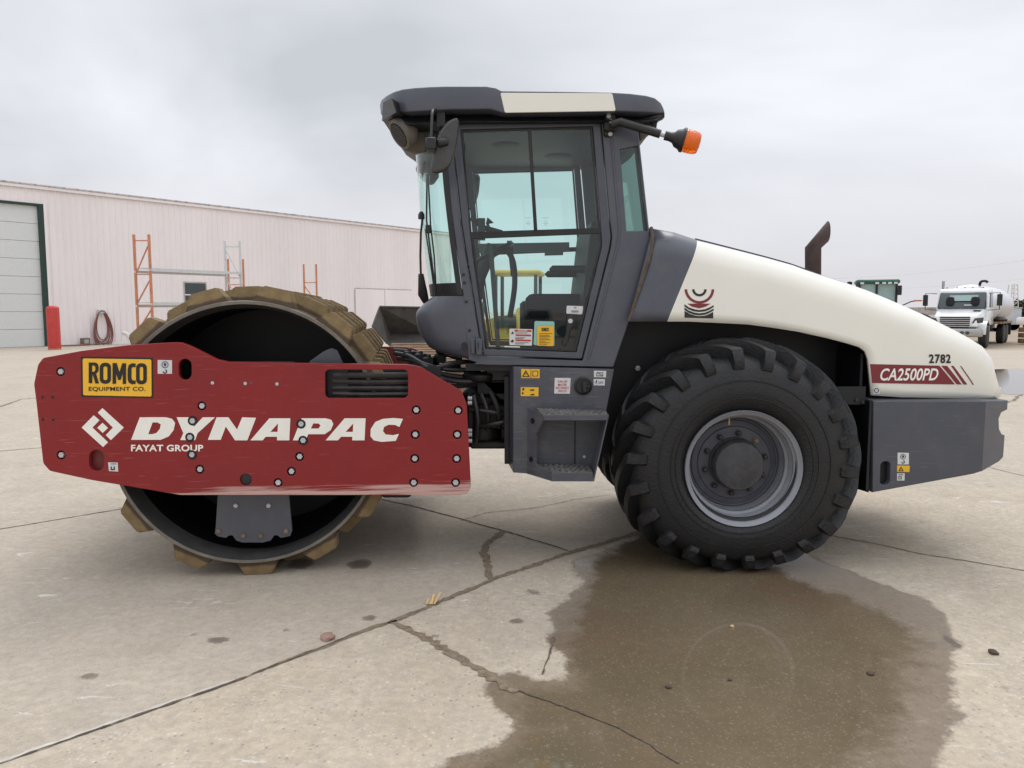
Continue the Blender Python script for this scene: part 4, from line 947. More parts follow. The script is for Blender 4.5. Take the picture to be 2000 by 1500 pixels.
door = plate('cab_door', door_o, YS - .012, .05, M['frame'], roller, holes=[gl_o], bevel=.006, r=.012)
up = [(904, 258), (1153, 251), (1167, 445), (921, 453)]; lo = [(925, 466), (1170, 456), (1171, 478), (1120, 683), (951, 677)]
sl_b = plate('door_glass_seal', [(901, 254.5), (1156.5, 247.5), (1172.5, 447), (1174.5, 480), (1124.5, 686.5), (949.5, 680.5), (919.5, 460)], YS - .004, .03, M['plastic'], door, holes=[up, lo], bevel=.002)
up_g = [(903, 257), (1154, 250), (1168, 446), (920, 454)]; lo_g = [(924, 465), (1171, 455), (1172, 478), (1121, 684), (950, 678)]
def pane(name, poly, Y, m, par): return finish(name, mesh_of(name, [(x, Y, z) for x, z in xz(poly, YS)], [tuple(range(len(poly)))]), m, par, 0)
pane('upper_window', up_g, YS + .012, M['glass'], door)
lw = pane('lower_window', lo_g, YS + .012, M['glass'], door)
MB().bar(at(1034, 252, YS), at(1046, 449, YS), .022, .03, (0, 1, 0)).build('sliding_window_bar', M['plastic'], door)
df = mirrorY(door, 'cab_door', YC, roller); sf = mirrorY(sl_b, 'door_glass_seal', YC, df)
pane('upper_window', up_g, YF - .012, M['glass'], df); pane('lower_window', lo_g, YF - .012, M['glass'], df)
p_ = plate('window_surround', [(1207, 288), (1249, 280), (1269, 455), (1221, 455)], YS + .002, .02, M['plastic'], roller, holes=[qg], bevel=.002) if False else None
pane('quarter_window', [(1209, 290), (1248, 282), (1267, 453), (1222, 453)], YS + .03, M['glassd'], cs); pane('quarter_window', [(1209, 290), (1248, 282), (1267, 453), (1222, 453)], YF - .03, M['glassd'], csf)
# pillar ridge, hinges, screws
MB().tube([at(1194, 270, YS - .001), at(1210, 452, YS - .001), at(1206, 480, YS - .001), at(1150, 700, YS - .001)], .008, 8).build('pillar_ridge', M['grey'], cs)
b = MB(); a = at(919, 660, YS - .03); c = at(942, 692, YS - .03); b.box(a.x, a.x + .03, YS - .035, YS, c.z, a.z); b.box(a.x + .034, c.x, YS - .045, YS - .012, c.z - .005, a.z - .004); b.build('door_hinge', M['frame'], cs, bevel=.005)
MB().box(at(931, 0, YS).x, at(933, 0, YS).x, YS - .047, YS - .046, at(0, 682, YS).z, at(0, 669, YS).z).build('hinge_pin', M['black'], cs)
for x, y in ((905, 536), (907, 552), (911, 589), (917, 645)): MB().lathe([(.010, 0), (.010, -.005), (.004, -.008)], at(x, y, YS), n=10).build('screw', M['plastic'], cs)
for x, y in ((1030, 707), (1107, 710)): MB().lathe([(.004, 0), (.004, -.002), (.0, -.002)], at(x, y, YS), n=8).build('screw', M['black'], cs)
plate('vent_slot', obr(901, 669, 911, 684, 4), YS - .006, .006, M['ink'], roller, bevel=.001)
# sill edge and dark base
b = MB(); a = at(916, 704, YS - .01); c = at(1198, 716, YS - .01)
b.hexa([at(945, 702, YS - .004), at(1140, 708, YS - .004), at(1196, 716, YS - .004), at(925, 711, YS - .004)], [at(945, 702, YS + .05), at(1140, 708, YS + .05), at(1196, 716, YS + .05), at(925, 711, YS + .05)]); b.build('cab_sill', M['grey'], cs)
b = MB(); b.box(at(905, 0, .36).x, at(1180, 0, .36).x, .36, 1.76, at(0, 724, .36).z, at(0, 710, .36).z); b.build('cab_floor', M['black'], roller)
# rear wall of the cab
pr = at(1244, 240, YS + .03); p1 = at(1268, 455, YS + .03); p2 = at(1226, 640, YS + .03)
b = MB()
def quadX(pa, pb, y0, y1, t=.02): b.hexa([(pa.x, y0, pa.z), (pb.x, y0, pb.z), (pb.x, y1, pb.z), (pa.x, y1, pa.z)], [(pa.x - t, y0, pa.z), (pb.x - t, y0, pb.z), (pb.x - t, y1, pb.z), (pa.x - t, y1, pa.z)])
quadX(p1, p2, YS + .04, YF - .04); quadX(p2, at(1200, 715, YS), YS + .04, YF - .04)
quadX(pr, pr.lerp(p1, .12), YS + .04, YF - .04); quadX(pr, p1, YS + .07, YS + .12); quadX(pr, p1, YF - .12, YF - .07)
b.build('cab_rear_wall', M['interior'], roller)
V = [(p.x, y, p.z) for p in (pr, p1) for y in (YS + .12, YF - .12)]; finish('rear_window', mesh_of('rear_window', V, [(0, 1, 3, 2)]), M['glassd'], roller, 0)

# roof
def roofpts(P, Y):
    o = []
    for x, y in P:
        off = max(0, (800 - x) / 58) ** 2 * .30 + max(0, (x - 1262) / 36) ** 2 * .18
        p = at(x, y, Y + off); o.append((p.x, p.y, p.z))
    return o
def roofsolid(name, P, Y, m, par, bev=.02):
    A = roofpts(P, Y); n = len(A); b = MB()
    b.add(A + [(x, 2 * YC - y, z) for x, y, z in A], [tuple(range(n))[::-1], tuple(range(n, 2 * n))] + [(i, (i + 1) % n, (i + 1) % n + n, i + n) for i in range(n)])
    bm = bmesh.new(); me = mesh_of(name, b.v, b.f); bm.from_mesh(me); bmesh.ops.triangulate(bm, faces=[f for f in bm.faces if len(f.verts) > 4]); bmesh.ops.recalc_face_normals(bm, faces=bm.faces)
    es = [e for e in bm.edges if len(e.link_faces) == 2 and e.calc_face_angle(0) > R(35)]
    if bev: bmesh.ops.bevel(bm, geom=es, offset=bev, segments=4, affect='EDGES', profile=.5, clamp_overlap=True)
    bm.to_mesh(me); bm.free(); return finish(name, me, m, par, 55)
roof = roofsolid('cab_roof', [(742, 204), (745, 194), (755, 186), (768, 179), (785, 174), (810, 171), (840, 169), (870, 168), (910, 168), (950, 168), (968, 171), (980, 177), (1080, 178), (1196, 180), (1230, 182), (1262, 186), (1280, 191), (1291, 200), (1296, 210), (1299, 220), (1262, 219), (1205, 217), (1090, 219), (985, 221), (958, 213), (880, 214), (800, 218), (768, 220), (744, 224)], .19, M['grey'], roller, .022)
plate('roof_side_trim', [(977, 181), (1196, 182), (1203, 216.5), (986, 220)], .186, .02, M['cream'], roof, bevel=.003, r=.012)
b = MB(); A = [at(748, 200, .19 + .24), at(765, 192, .16), at(774, 219, .16), at(746, 236, .19 + .24)]
b.add(A + [p + Vector((.03, .10, 0)) for p in A], [(0, 1, 2, 3), (7, 6, 5, 4), (0, 4, 5, 1), (1, 5, 6, 2), (2, 6, 7, 3), (3, 7, 4, 0)]); b.build('roof_front_vent', M['ink'], roof)
roofsolid('roof_underside', [(764, 216), (1296, 218), (1294, 228), (1280, 233), (1245, 236), (870, 238), (800, 243), (770, 238), (746, 234)], .235, M['black'], roof, .006)
b = MB(); a = at(880, 262, YS + .1); b.box(a.x + .02, at(1244, 0, YS).x - .02, YS + .08, YF - .08, a.z - .02 + .06, a.z + .10); lin = b.build('roof_liner', M['liner'], roller)
MB().lathe([(.11, 0), (.09, .012), (.0, .012)], (at(988, 290, .9).x, .9, a.z + .038), axis=(0, 0, -1), n=28).build('roof_speaker', M['interior'], lin)
MB().lathe([(.11, 0), (.09, .012), (.0, .012)], (at(1090, 280, 1.3).x, 1.3, a.z + .038), axis=(0, 0, -1), n=28).build('roof_speaker', M['interior'], lin)
# header strip of near side under the roof
plate('header_rail', [(900, 219), (1210, 217), (1212, 238), (897, 243)], .27, .05, M['black'], roller, bevel=.002) if False else None
# front and rear work lamps
def lamp(c, d, r, par, w_=1.0):
    q = MB(); q.lathe([(r * .55, -.10), (r * .9, -.06), (r, 0), (r * .96, .012), (r * .80, .014), (r * .78, .004), (.0, .004)], c, axis=d, n=28); o = q.build('work_lamp', M['brownlamp'], par, smooth=35)
    d = Vector(d).normalized(); q = MB(); u = d.cross(Vector((0, 0, 1))).normalized(); v_ = u.cross(d)
    for k in range(-5, 6):
        t = k / 6; h_ = math.sqrt(max(0, 1 - t * t)) * r * .74
        q.bar(Vector(c) + d * .012 + u * t * r * .74 - v_ * h_, Vector(c) + d * .012 + u * t * r * .74 + v_ * h_, .006, .006, d); q.bar(Vector(c) + d * .014 + v_ * t * r * .74 - u * h_, Vector(c) + d * .014 + v_ * t * r * .74 + u * h_, .006, .006, d)
    q.build('lamp_grille', M['plastic'], o)
for Yl_ in (.34, 2 * YC - .34):
    lamp(at(782, 262, .34) * 1 + Vector((0, Yl_ - .34, 0)), (-.72, -.45 if Yl_ < 1 else .45, -.55), .10, roof)
b = MB(); A = [at(762, 238, .36), at(835, 236, .36), at(830, 262, .36), (at(812, 290, .36)), at(770, 286, .36), at(755, 255, .36)]
A2 = [at(772, 240, .30), at(830, 240, .30), at(828, 256, .30)]
b.add([tuple(p + Vector((.04, .10, 0))) for p in A] + [tuple(p + Vector((.10, .34, .01))) for p in A], [(0, 1, 2, 3, 4, 5), (11, 10, 9, 8, 7, 6)] + [(i, i + 6, (i + 1) % 6 + 6, (i + 1) % 6) for i in range(6)]); b.build('lamp_housing', M['brownlamp'], roof, bevel=.01)
b = MB(); A = [at(1246, 234, .40), at(1276, 228, .40), at(1280, 248, .40), at(1270, 262, .40), at(1250, 276, .40)]
b.add([tuple(p) for p in A] + [tuple(p + Vector((-.02, .2, .0))) for p in A], [(0, 1, 2, 3, 4), (9, 8, 7, 6, 5)] + [(i, i + 5, (i + 1) % 5 + 5, (i + 1) % 5) for i in range(5)]); b.build('rear_lamp_housing', M['brownlamp'], roof, bevel=.006)
b = MB(); A = [at(1243, 220, .38), at(1298, 220, .38), at(1298, 229, .38), at(1284, 236, .38), at(1282, 252, .38), at(1274, 252, .38), at(1274, 234, .38), at(1250, 236, .38)]; nA = len(A)
b.add([tuple(p) for p in A] + [tuple(p + Vector((0, .06, 0))) for p in A], [tuple(range(nA)), tuple(range(nA, 2 * nA))[::-1]] + [(i, i + nA, (i + 1) % nA + nA, (i + 1) % nA) for i in range(nA)]); b.build('rear_lamp_bracket', M['black'], roof)

# mirrors
mir = plate('side_mirror', [(872, 238), (884, 231), (893, 229), (896, 236), (894, 262), (888, 298), (879, 322), (866, 334), (848, 338), (841, 334), (840, 324), (846, 300), (850, 278), (857, 258)], -.02, .055, M['mirrorback'], roller, bevel=.016, r=.02)
b = MB(); b.tube([at(852, 214, .22), at(845, 216, .06), at(844, 225, .02), at(842, 285, 0)], .0095, 8); b.tube([at(852, 214, .22), at(860, 228, .25), at(862, 240, .26)], .009, 8)
b.build('mirror_arm', M['plastic'], mir); b = MB(); a = at(831, 268, -.05); c = at(862, 292, -.05); b.box(a.x, c.x - .03, -.06, .05, c.z, a.z); b.tube([at(855, 280, -.03), at(874, 276, -.02)], .026, 12); b.build('mirror_clamp', M['plastic'], mir, bevel=.01)
MB().box(at(852, 0, .25).x, at(868, 0, .25).x, .22, .34, at(0, 248, .25).z, at(0, 214, .25).z).build('mirror_mount', M['plastic'], mir)
m2 = plate('side_mirror', [(914, 345), (920, 335), (932, 337), (938, 345), (935, 375), (928, 400), (922, 410), (915, 409), (908, 395), (907, 360)], 2.14, .05, M['mirrorback'], roller, bevel=.012, r=.02)
plate('mirror_glass', [(913, 347), (920, 339), (931, 341), (935, 348), (932, 375), (926, 397), (921, 406), (916, 405), (911, 393), (910, 362)], 2.136, .004, M['mirror'], m2, bevel=.001)
MB().tube([at(925, 338, 2.15), at(925, 320, 2.12), at(935, 300, 1.95)], .012, 8).build('mirror_arm', M['plastic'], m2)
# wipers
b = MB(); b.tube([at(851, 572, .42), at(842, 500, .43), at(833, 430, .46), at(834, 340, .50)], .006, 6); b.tube([at(852, 572, .45), at(848, 500, .43), at(841, 440, .44), at(836, 340, .47)], .006, 6); b.tube([at(831, 448, .45), at(850, 578, .40)], .005, 6)
b.box(at(831, 0, .45).x - .012, at(831, 0, .45).x + .02, .42, .47, at(0, 455, .45).z, at(0, 440, .45).z)
b.build('windscreen_wiper', M['plastic'], roller)
b = MB(); b.tube([at(826, 420, .6), at(822, 455, .6), at(821, 500, .6), at(822, 540, .6)], .008, 6); b.lathe([(.022, 0), (.022, .03), (.01, .05)], at(823, 428, .6), axis=(0, 0, 1), n=12)
b.tube([at(822, 535, .6), at(826, 575, .6), at(832, 590, .62)], [.018, .034, .022], 8); b.build('front_wiper', M['plastic'], roller)

# beacon
bcn = MB(); b = bcn; b.tube([at(1196, 243, .22), at(1212, 238, .2), at(1290, 262, .16)], [.03, .026, .026], 14); arm = b.build('beacon_arm', M['plastic'], roller)
a0 = at(1281, 260, .16); ax = (at(1360, 280, .13) - a0).normalized()
MB().tube([a0, a0 + ax * .08], .014, 12).build('beacon_pin', M['steel'], arm)
MB().lathe([(.028, .055), (.028, .09), (.034, .11), (.052, .125), (.060, .15), (.074, .165), (.074, .178)], a0, axis=ax, n=32).build('beacon_base', M['plastic'], arm)
MB().lathe([(.069, .172), (.070, .22), (.066, .252), (.056, .268), (.03, .274), (0, .275)], a0, axis=ax, n=40).build('beacon_lens', M['amber'], arm)
b = MB(); a = at(1180, 222, YS - .05); c = at(1204, 256, YS - .05); b.box(a.x, c.x, YS - .06, YS, c.z, a.z); b.box(at(1181, 0, YS).x, at(1200, 0, YS).x, YS - .03, YS, at(0, 268, YS).z, at(0, 252, YS).z); b.build('beacon_bracket', M['plastic'], arm, bevel=.01)
for x, y in ((1189, 227), (1193, 237), (1192, 262)): MB().lathe([(.014, 0), (.014, -.006), (.006, -.009)], at(x, y, YS - .055 if y < 250 else YS - .03), n=10).build('bolt', M['steel'], arm)

# labels and handle on the door
YD = YS + .008
l_ = decal('warning_sticker', [rnd([(995, 642), (1040, 643), (1039, 675), (995, 674)], 2)], YD, M['whitelab'], lw, th=.002)
decal('sticker_print', [[(1005, 644), (1038, 644.5), (1038, 648), (1005, 647.5)], [(1007, 653), (1037, 653.5), (1037, 656.5), (1007, 656)], [(1007, 663), (1037, 663.5), (1037, 666.5), (1007, 666)]], YD - .003, M['redink'], l_)
decal('sticker_print', [[(998, 652), (1001, 647), (1004, 652)], [(997, 667), (1001, 663), (1004, 666), (1001, 669)]] + [[(1006, y), (1006 + w_, y), (1006 + w_, y + .7), (1006, y + .7)] for y, w_ in ((650, 24), (659, 20), (661, 16), (669, 26), (671.3, 18))], YD - .003, M['ink'], l_)
text('DANGER', 1012, 644.6, 1030, 647.4, YD - .004, M['whitelab'], l_, 'sticker_print', .02)
pnl = plate('pale_backing_panel', [(1044, 627), (1083, 628), (1083, 676), (1042, 674)], YS + .016, .004, M['palepanel'], lw, bevel=.001, r=.012)  # opaque pale bluish panel on the glass behind the service sticker
l_ = decal('service_sticker', [rnd([(1049, 637), (1082, 637), (1081, 676), (1049, 675)], 2)], YD, M['yel_lab'], lw, th=.002)
text('ROMCO', 1058, 640, 1072, 647, YD - .003, M['ink'], l_, 'sticker_print', .05)
decal('sticker_print', [[(1053, y), (1053 + w_, y), (1053 + w_, y + .7), (1053, y + .7)] for y, w_ in ((651, 25), (654.5, 20), (657, 23), (660, 18), (663, 22), (666, 12), (669, 21), (672, 16))], YD - .003, M['ink'], l_)
l_ = decal('asset_label', [rnd([(1107, 597), (1139, 598), (1138, 614), (1106, 612.5)], 2)], YD, M['whitelab'], lw, th=.002)
decal('sticker_print', [[(1121, 599.5), (1126, 599.5), (1126, 602), (1121, 602)], [(1116, 606), (1130, 606.2), (1130, 610.5), (1116, 610.3)]], YD - .003, M['greyink'], l_)
hd = plate('door_handle', [(1107, 620), (1114, 615), (1121, 619), (1122, 632), (1115, 645), (1110, 668), (1104, 677), (1098, 675), (1098, 668), (1105, 655), (1107, 635)], YS - .03, .03, M['plastic'], door, bevel=.008, r=.01)
MB().lathe([(.016, 0), (.014, -.006), (.0, -.006)], at(1114, 627, YS - .03), n=16).build('door_lock', M['steel'], hd)
l_ = decal('glass_etching', [[(x0 + dx, y), (x0 + dx + w_, y), (x0 + dx + w_, y + .6), (x0 + dx, y + .6)] for x0 in (1031, 1065) for dx, y, w_ in ((-6, 425, 13), (-1, 429, 3), (-3, 433, 7), (-4, 436, 9), (-2, 439, 5))], YS + .010, M['greyink'], door)

# cab interior
b = MB()
sx = at(1100, 600, 1.06).x; fl = at(1000, 700, .5).z + .02
b.box(sx - .28, sx + .22, .84, 1.30, fl + .25, fl + .42); seat = b.build('driver_seat', M['seat'], roller, bevel=.05, seg=3)
b = MB(); b.hexa([(sx + .10, .86, fl + .40), (sx + .26, .86, fl + .40), (sx + .26, 1.28, fl + .40), (sx + .10, 1.28, fl + .40)], [(sx + .24, .88, fl + 1.02), (sx + .34, .88, fl + 1.02), (sx + .34, 1.26, fl + 1.02), (sx + .24, 1.26, fl + 1.02)]); b.build('seat_back', M['seat'], seat, bevel=.04, seg=3)
b = MB(); b.box(sx - .12, sx + .18, .90, 1.22, fl, fl + .25); b.build('seat_base', M['interior'], seat)
for y_ in (.72, 1.42): MB().box(sx - .12, sx + .22, y_ - .04, y_ + .04, fl + .56, fl + .61).build('arm_rest', M['interior'], seat, bevel=.02)
cx = at(968, 500, 1.0).x
b = MB(); b.tube([(cx - .22, YC, fl), (cx - .12, YC, fl + .55), (cx - .02, YC, fl + .78)], .05, 12); b.box(cx - .42, cx - .22, .75, 1.4, fl, fl + .45); b.build('steering_column', M['interior'], roller, bevel=.01)
b = MB(); t_ = Matrix.Translation((cx - .05, YC, fl + .70)) @ Matrix.Rotation(R(-28), 4, 'Y'); ring = [t_ @ Vector((.19 * math.cos(a), .19 * math.sin(a), 0)) for a in [2 * math.pi * k / 32 for k in range(33)]]
b.tube(ring, .015, 8); b.tube([t_ @ Vector((-.18, 0, 0)), t_ @ Vector((.18, 0, 0))], .014, 6); b.build('steering_wheel', M['plastic'], roller)
c = at(939, 435, .8); b = MB(); b.box(c.x - .02, c.x + .03, .78, .83, c.z - .12, c.z + .03); b.tube([at(957, 449, .8), at(952, 437, .8), at(958, 430, .8)], [.008, .012, .03], 10); b.tube([at(920, 425, .85), at(945, 445, .85), at(980, 455, .9)], .02, 8); b.build('control_lever', M['interior'], roller)
b = MB(); b.bar(at(958, 476, .38), at(974, 690, .38), .03, .03); b.build('grab_rail', M['interior'], roller)
b = MB(); b.hexa([at(990, 470, 1.3), at(1000, 470, 1.3), at(1008, 540, 1.3), at(998, 540, 1.3)], [at(990, 470, 1.25), at(1000, 470, 1.25), at(1008, 540, 1.25), at(998, 540, 1.25)]); b.tube(smoothpath([at(975, 485, 1.0), at(992, 492, 1.0), at(1003, 515, 1.0), at(1005, 560, 1.0), at(996, 620, 1.0)]), .020, 8); b.build('instrument_post', M['interior'], roller)

b = MB(); a = at(1016, 588, 1.45); c = at(1150, 700, 1.45); b.box(a.x, c.x, 1.42, 1.74, c.z, a.z); b.build('side_console', M['interior'], roller, bevel=.02)
b = MB(); a = at(1112, 452, 1.2); c = at(1150, 690, 1.2); b.hexa([(a.x + .10, .55, a.z), (a.x + .10, 1.70, a.z), (c.x - .15, 1.70, c.z), (c.x - .15, .55, c.z)], [(a.x + .25, .55, a.z), (a.x + .25, 1.70, a.z), (c.x + .1, 1.70, c.z), (c.x + .1, .55, c.z)]); b.build('rear_bulkhead', M['interior'], roller)
b = MB(); a = at(930, 560, .6); b.box(at(880, 0, .7).x, at(935, 0, .7).x, .5, 1.6, at(0, 690, .7).z, at(0, 585, .7).z); b.build('dashboard', M['interior'], roller, bevel=.02)
b = MB(); A = [at(932, 476, 1.70), at(1112, 473, 1.70), at(1112, 490, 1.70), at(936, 494, 1.70)]; b.hexa(A, [p + Vector((0, .03, 0)) for p in A]); A = [at(1064, 490, 1.68), at(1100, 489, 1.68), at(1100, 498, 1.68), at(1064, 499, 1.68)]; b.hexa(A, [p + Vector((0, .03, 0)) for p in A]); b.build('far_rail', M['lever'], roller)
# ------------------------------------------------------------------ step panel
YPn = .28
sp = plate('step_panel', [(1003, 716), (1199, 721), (1196, 740), (1166, 900), (1160, 930), (1030, 925), (1002, 923)], YPn, .03, M['greystep'], roller, bevel=.004)
b = MB(); a = at(1003, 716, YPn); c = at(1002, 922, YPn); b.hexa([(a.x, YPn + .01, a.z), (a.x - .03, YPn + .12, a.z), (c.x - .03, YPn + .12, c.z + .03), (c.x, YPn + .01, c.z)], [(a.x + .02, YPn + .02, a.z), (a.x, YPn + .13, a.z), (c.x, YPn + .13, c.z + .03), (c.x + .02, YPn + .02, c.z)]); b.build('panel_edge', M['frame'], sp)
b = MB(); b.box(a.x - .06, a.x - .032, YPn + .10, YPn + .5, at(0, 905, .4).z, at(0, 735, .4).z); b.build('panel_return', M['black'], sp)
# back box behind the steps (fuel / battery box)
b = MB(); b.box(a.x + .02, at(1150, 0, .32).x, YPn + .04, .9, at(0, 915, .35).z, at(0, 722, .35).z); b.build('step_backing', M['frame'], sp)
YO = .06
def ypx(x): return YPn + (YO - YPn) * min(1, max(0, (x - 1030) / 46))
wl = [(1030, 797), (1050, 803), (1061, 811), (1062, 818), (1055, 832), (1046, 850), (1045, 905), (1052, 913), (1076, 922), (1078, 940), (1029, 925)]
A = [at(x, y, ypx(x)) for x, y in wl]; nA = len(A)
me_ = fillmesh('w', [[(x, y) for x, y in wl]], 0); 
b = MB(); fr = {}
vv = [at(v.co.x, v.co.y, ypx(v.co.x)) for v in me_.vertices]; ff = [tuple(p.vertices) for p in me_.polygons]
b.add(vv, ff); b.add([p + Vector((.012, .008, 0)) for p in vv], [q[::-1] for q in ff]); b.add(A + [p + Vector((.012, .008, 0)) for p in A], [(i, (i + 1) % nA, (i + 1) % nA + nA, i + nA) for i in range(nA)])
stp = b.build('step_side', M['greystep'], sp, smooth=20)
for (x, y, rx, ry) in ((1040, 822, 4, 6), (1037, 897, 4, 5.5)):
    b = MB(); e_ = [at(px, py, ypx(px) - .004) for px, py in ell(x, y, rx, ry, 16)]; b.add(e_, [tuple(range(16))]); b.build('step_side_hole', M['black'], stp)
def tread(pb0, pb1, pf0, pf1, lip):
    b = MB(); A = [at(*pb0, YPn), at(*pb1, YPn), at(*pf1, YO), at(*pf0, YO)]
    b.hexa(A, [p - Vector((0, 0, .012)) for p in A]); o = b.build('step_tread', M['tread'], sp)
    # raised serrated strips
    b = MB(); nrow = 5
    for i in range(nrow):
        u = (i + .6) / (nrow + .2); l0 = A[0].lerp(A[3], u); l1 = A[1].lerp(A[2], u); nn = int((l1 - l0).length / .034)
        for k in range(nn):
            c = l0.lerp(l1, (k + .5 + .5 * (i % 2) * .9) / (nn + .5)); b.box(c.x - .010, c.x + .010, c.y - .005, c.y + .005, c.z, c.z + .006)
    g_ = b.build('tread_grip', M['tread'], None)
    b = MB()
    for i in range(nrow):
        u = (i + .1) / (nrow + .2); l0 = A[0].lerp(A[3], u); l1 = A[1].lerp(A[2], u); nn = int((l1 - l0).length / .04)
        for k in range(nn):
            c = l0.lerp(l1, (k + .8) / (nn + .5)); b.box(c.x - .013, c.x + .006, c.y - .006, c.y + .010, c.z, c.z + .0012)
    h_ = b.build('tread_hole', M['black'], None); merge('step_tread', [o, g_, h_], sp)
    b = MB(); f0 = at(*pf0, YO); f1 = at(*pf1, YO); g0 = at(pf0[0], pf0[1] + lip, YO); b.box(f0.x, f1.x, YO - .006, YO + .004, g0.z, f0.z + .002); b.build('step_lip', M['greystep'], sp, bevel=.002)
tread((1048, 797), (1183, 802), (1062, 811), (1187, 811), 10)
tread((1046, 906), (1150, 908), (1077, 924), (1158, 924), 16)
b = MB(); A = [at(1187, 811, YO), at(1158, 940, YO), at(1150, 925, YPn), at(1181, 802, YPn)]; b.hexa(A, [p + Vector((.008, 0, 0)) for p in A]); b.build('step_side', M['grey'], sp)
MB().lathe([(.010, 0), (.010, -.008), (.004, -.01)], at(1141, 892, YPn), n=8).build('bolt', M['steel'], sp)
b = MB(); b.box(at(1128, 0, YPn).x, at(1131, 0, YPn).x, YPn - .004, YPn, at(0, 905, YPn).z, at(0, 822, YPn).z); b.build('panel_seam', M['black'], sp)
# labels and master switch on the step panel
l_ = decal('warning_label', [[(1018, 720.5), (1054, 721), (1054, 738.5), (1018, 738.5)]], YPn, M['yel_lab'], sp, th=.002)
decal_h('label_mark', [[(1019.5, 736), (1027, 722.5), (1034.5, 736)], [(1022.5, 734.5), (1027, 726), (1031.5, 734.5)]], YPn - .003, M['ink'], l_)
decal('label_mark', [[(1026.4, 728), (1027.6, 728), (1027.4, 732), (1026.6, 732)], [(1036.5, 721.5), (1037.3, 721.5), (1037.3, 738), (1036.5, 738)]], YPn - .0035, M['ink'], l_)
decal_h('label_mark', [obr(1040, 724, 1051, 735, 1.5), obr(1041, 725, 1050, 734, 1)], YPn - .003, M['ink'], l_)
l_ = decal('warning_label', [[(1017, 756), (1052, 756.5), (1051.5, 774), (1017, 773.5)]], YPn, M['yel_lab'], sp, th=.002)
decal('label_mark', [ell(1022, 760, 1.8, 2.6), ell(1021, 768, 1.6, 2), [(1035, 761), (1043, 760), (1043, 763), (1035, 763)], [(1036, 770), (1043, 769), (1044, 772), (1036, 772)]], YPn - .003, M['ink'], l_)
l_ = decal('switch_notice', [[(1083.5, 738), (1114.5, 738.5), (1113, 769), (1082.5, 768.5)]], YPn, M['whitelab'], sp, th=.002)
for i, s_ in enumerate(('TURN OFF', 'MASTER', 'DISCONNECT', 'SWITCH')):
    hw = (9.5, 8.5, 13, 8)[i]; text(s_, 1098.5 - hw, 743 + i * 6.2, 1098.5 + hw, 747.4 + i * 6.2, YPn - .003, M['redink'], l_, 'notice_lettering', .01)
l_ = decal('battery_label', [[(1160, 724), (1184, 724.5), (1183.5, 737), (1160, 736.5)]], YPn, M['whitelab'], sp, th=.002)
decal_h('label_mark', [obr(1165, 727.5, 1178, 734.5, .6), obr(1166, 728.5, 1177, 733.5, .4)], YPn - .003, M['ink'], l_); decal('label_mark', [[(1166, 727), (1167.5, 727), (1178, 735), (1176.5, 735)]], YPn - .004, M['ink'], l_)
l_ = decal('voltage_label', [[(1159.5, 740), (1181.5, 740.5), (1181, 753), (1159.5, 752.5)]], YPn, M['whitelab'], sp, th=.002)
text('24V', 1168, 744, 1179, 750, YPn - .003, M['greyink'], l_, 'label_mark', .02); decal('label_mark', [[(1165, 742), (1162.5, 747), (1164.3, 747), (1163.2, 751), (1166.3, 746), (1164.8, 746), (1166.5, 742)]], YPn - .003, M['ink'], l_)
b = MB(); b.lathe([(.060, 0), (.058, -.012), (.05, -.016), (.046, -.008), (0, -.008)], at(1139, 753.5, YPn), n=28); sw = b.build('master_switch', M['plastic'], sp)
b = MB(); c = at(1141, 755, YPn - .02); b.box(c.x - .012, c.x + .016, YPn - .045, YPn - .01, c.z - .035, c.z + .03); b.box(c.x + .01, c.x + .04, YPn - .045, YPn - .025, c.z - .006, c.z + .008); b.build('switch_key', M['plastic'], sw, bevel=.004)
# rusty seal between cab and hood
b = MB(); pth = smoothpath([at(1272, 444, .30), at(1274, 470, .27), at(1268, 505, .255), at(1250, 560, .25), at(1229, 627, .25)]); b.tube(pth, .011, 8); b.build('hood_seal', M['foam'], roller)
b = MB(); b.hexa([at(1268, 446, .34), at(1276, 446, .34), at(1276, 470, .34), at(1266, 470, .34)], [at(1268, 446, 1.7), at(1276, 446, 1.7), at(1276, 470, 1.7), at(1266, 470, 1.7)]); b.build('hood_seal', M['foam'], roller)
# ================================================================== WAREHOUSE
A0 = gp(0, 679.5); ud = ray(2200, 608); ud.z = 0; ud.normalize(); nd = Vector((ud.y, -ud.x, 0))
def wp(px, py, off=0):
    d = ray(px, py); o = A0 + nd * off; t = (o - CAM).dot(nd) / d.dot(nd); p = CAM + d * t; return (p - A0).dot(ud), p.z
def W(s, n, z): return A0 + ud * s + nd * n + Vector((0, 0, z))
whs = thing('warehouse', 'long pinkish white metal warehouse with vertical ribbed siding behind the drum', 'building', tuple(A0))
s_end = wp(881, 600)[0]; H = wp(0, 350)[1] - .12; s0 = -16.0
sd0, sd1 = wp(-130, 600)[0], wp(80, 500)[0]; zd = wp(40, 399)[1]
b = MB(); s = s0; k = 0; pitch_ = .305
while s < s_end - .001:
    e_ = min(s + pitch_, s_end); zb = zd if (sd0 < s < sd1) else 0
    pr_ = [(s, 0), (s + .03, .035), (s + .065, .035), (s + .095, 0), (s + .18, .006), (s + .21, .006), (e_, 0)]
    for (a, na), (c, nc) in zip(pr_[:-1], pr_[1:]):
        if c > e_: break
        b.add([W(a, na, zb), W(c, nc, zb), W(c, nc, H), W(a, na, H)], [(0, 1, 2, 3)])
    s = e_
wall = b.build('wall', M['siding'], whs, smooth=0, recalc=False)
b = MB(); D_ = 22
def q4(*p): b.add(p, [tuple(range(len(p)))])
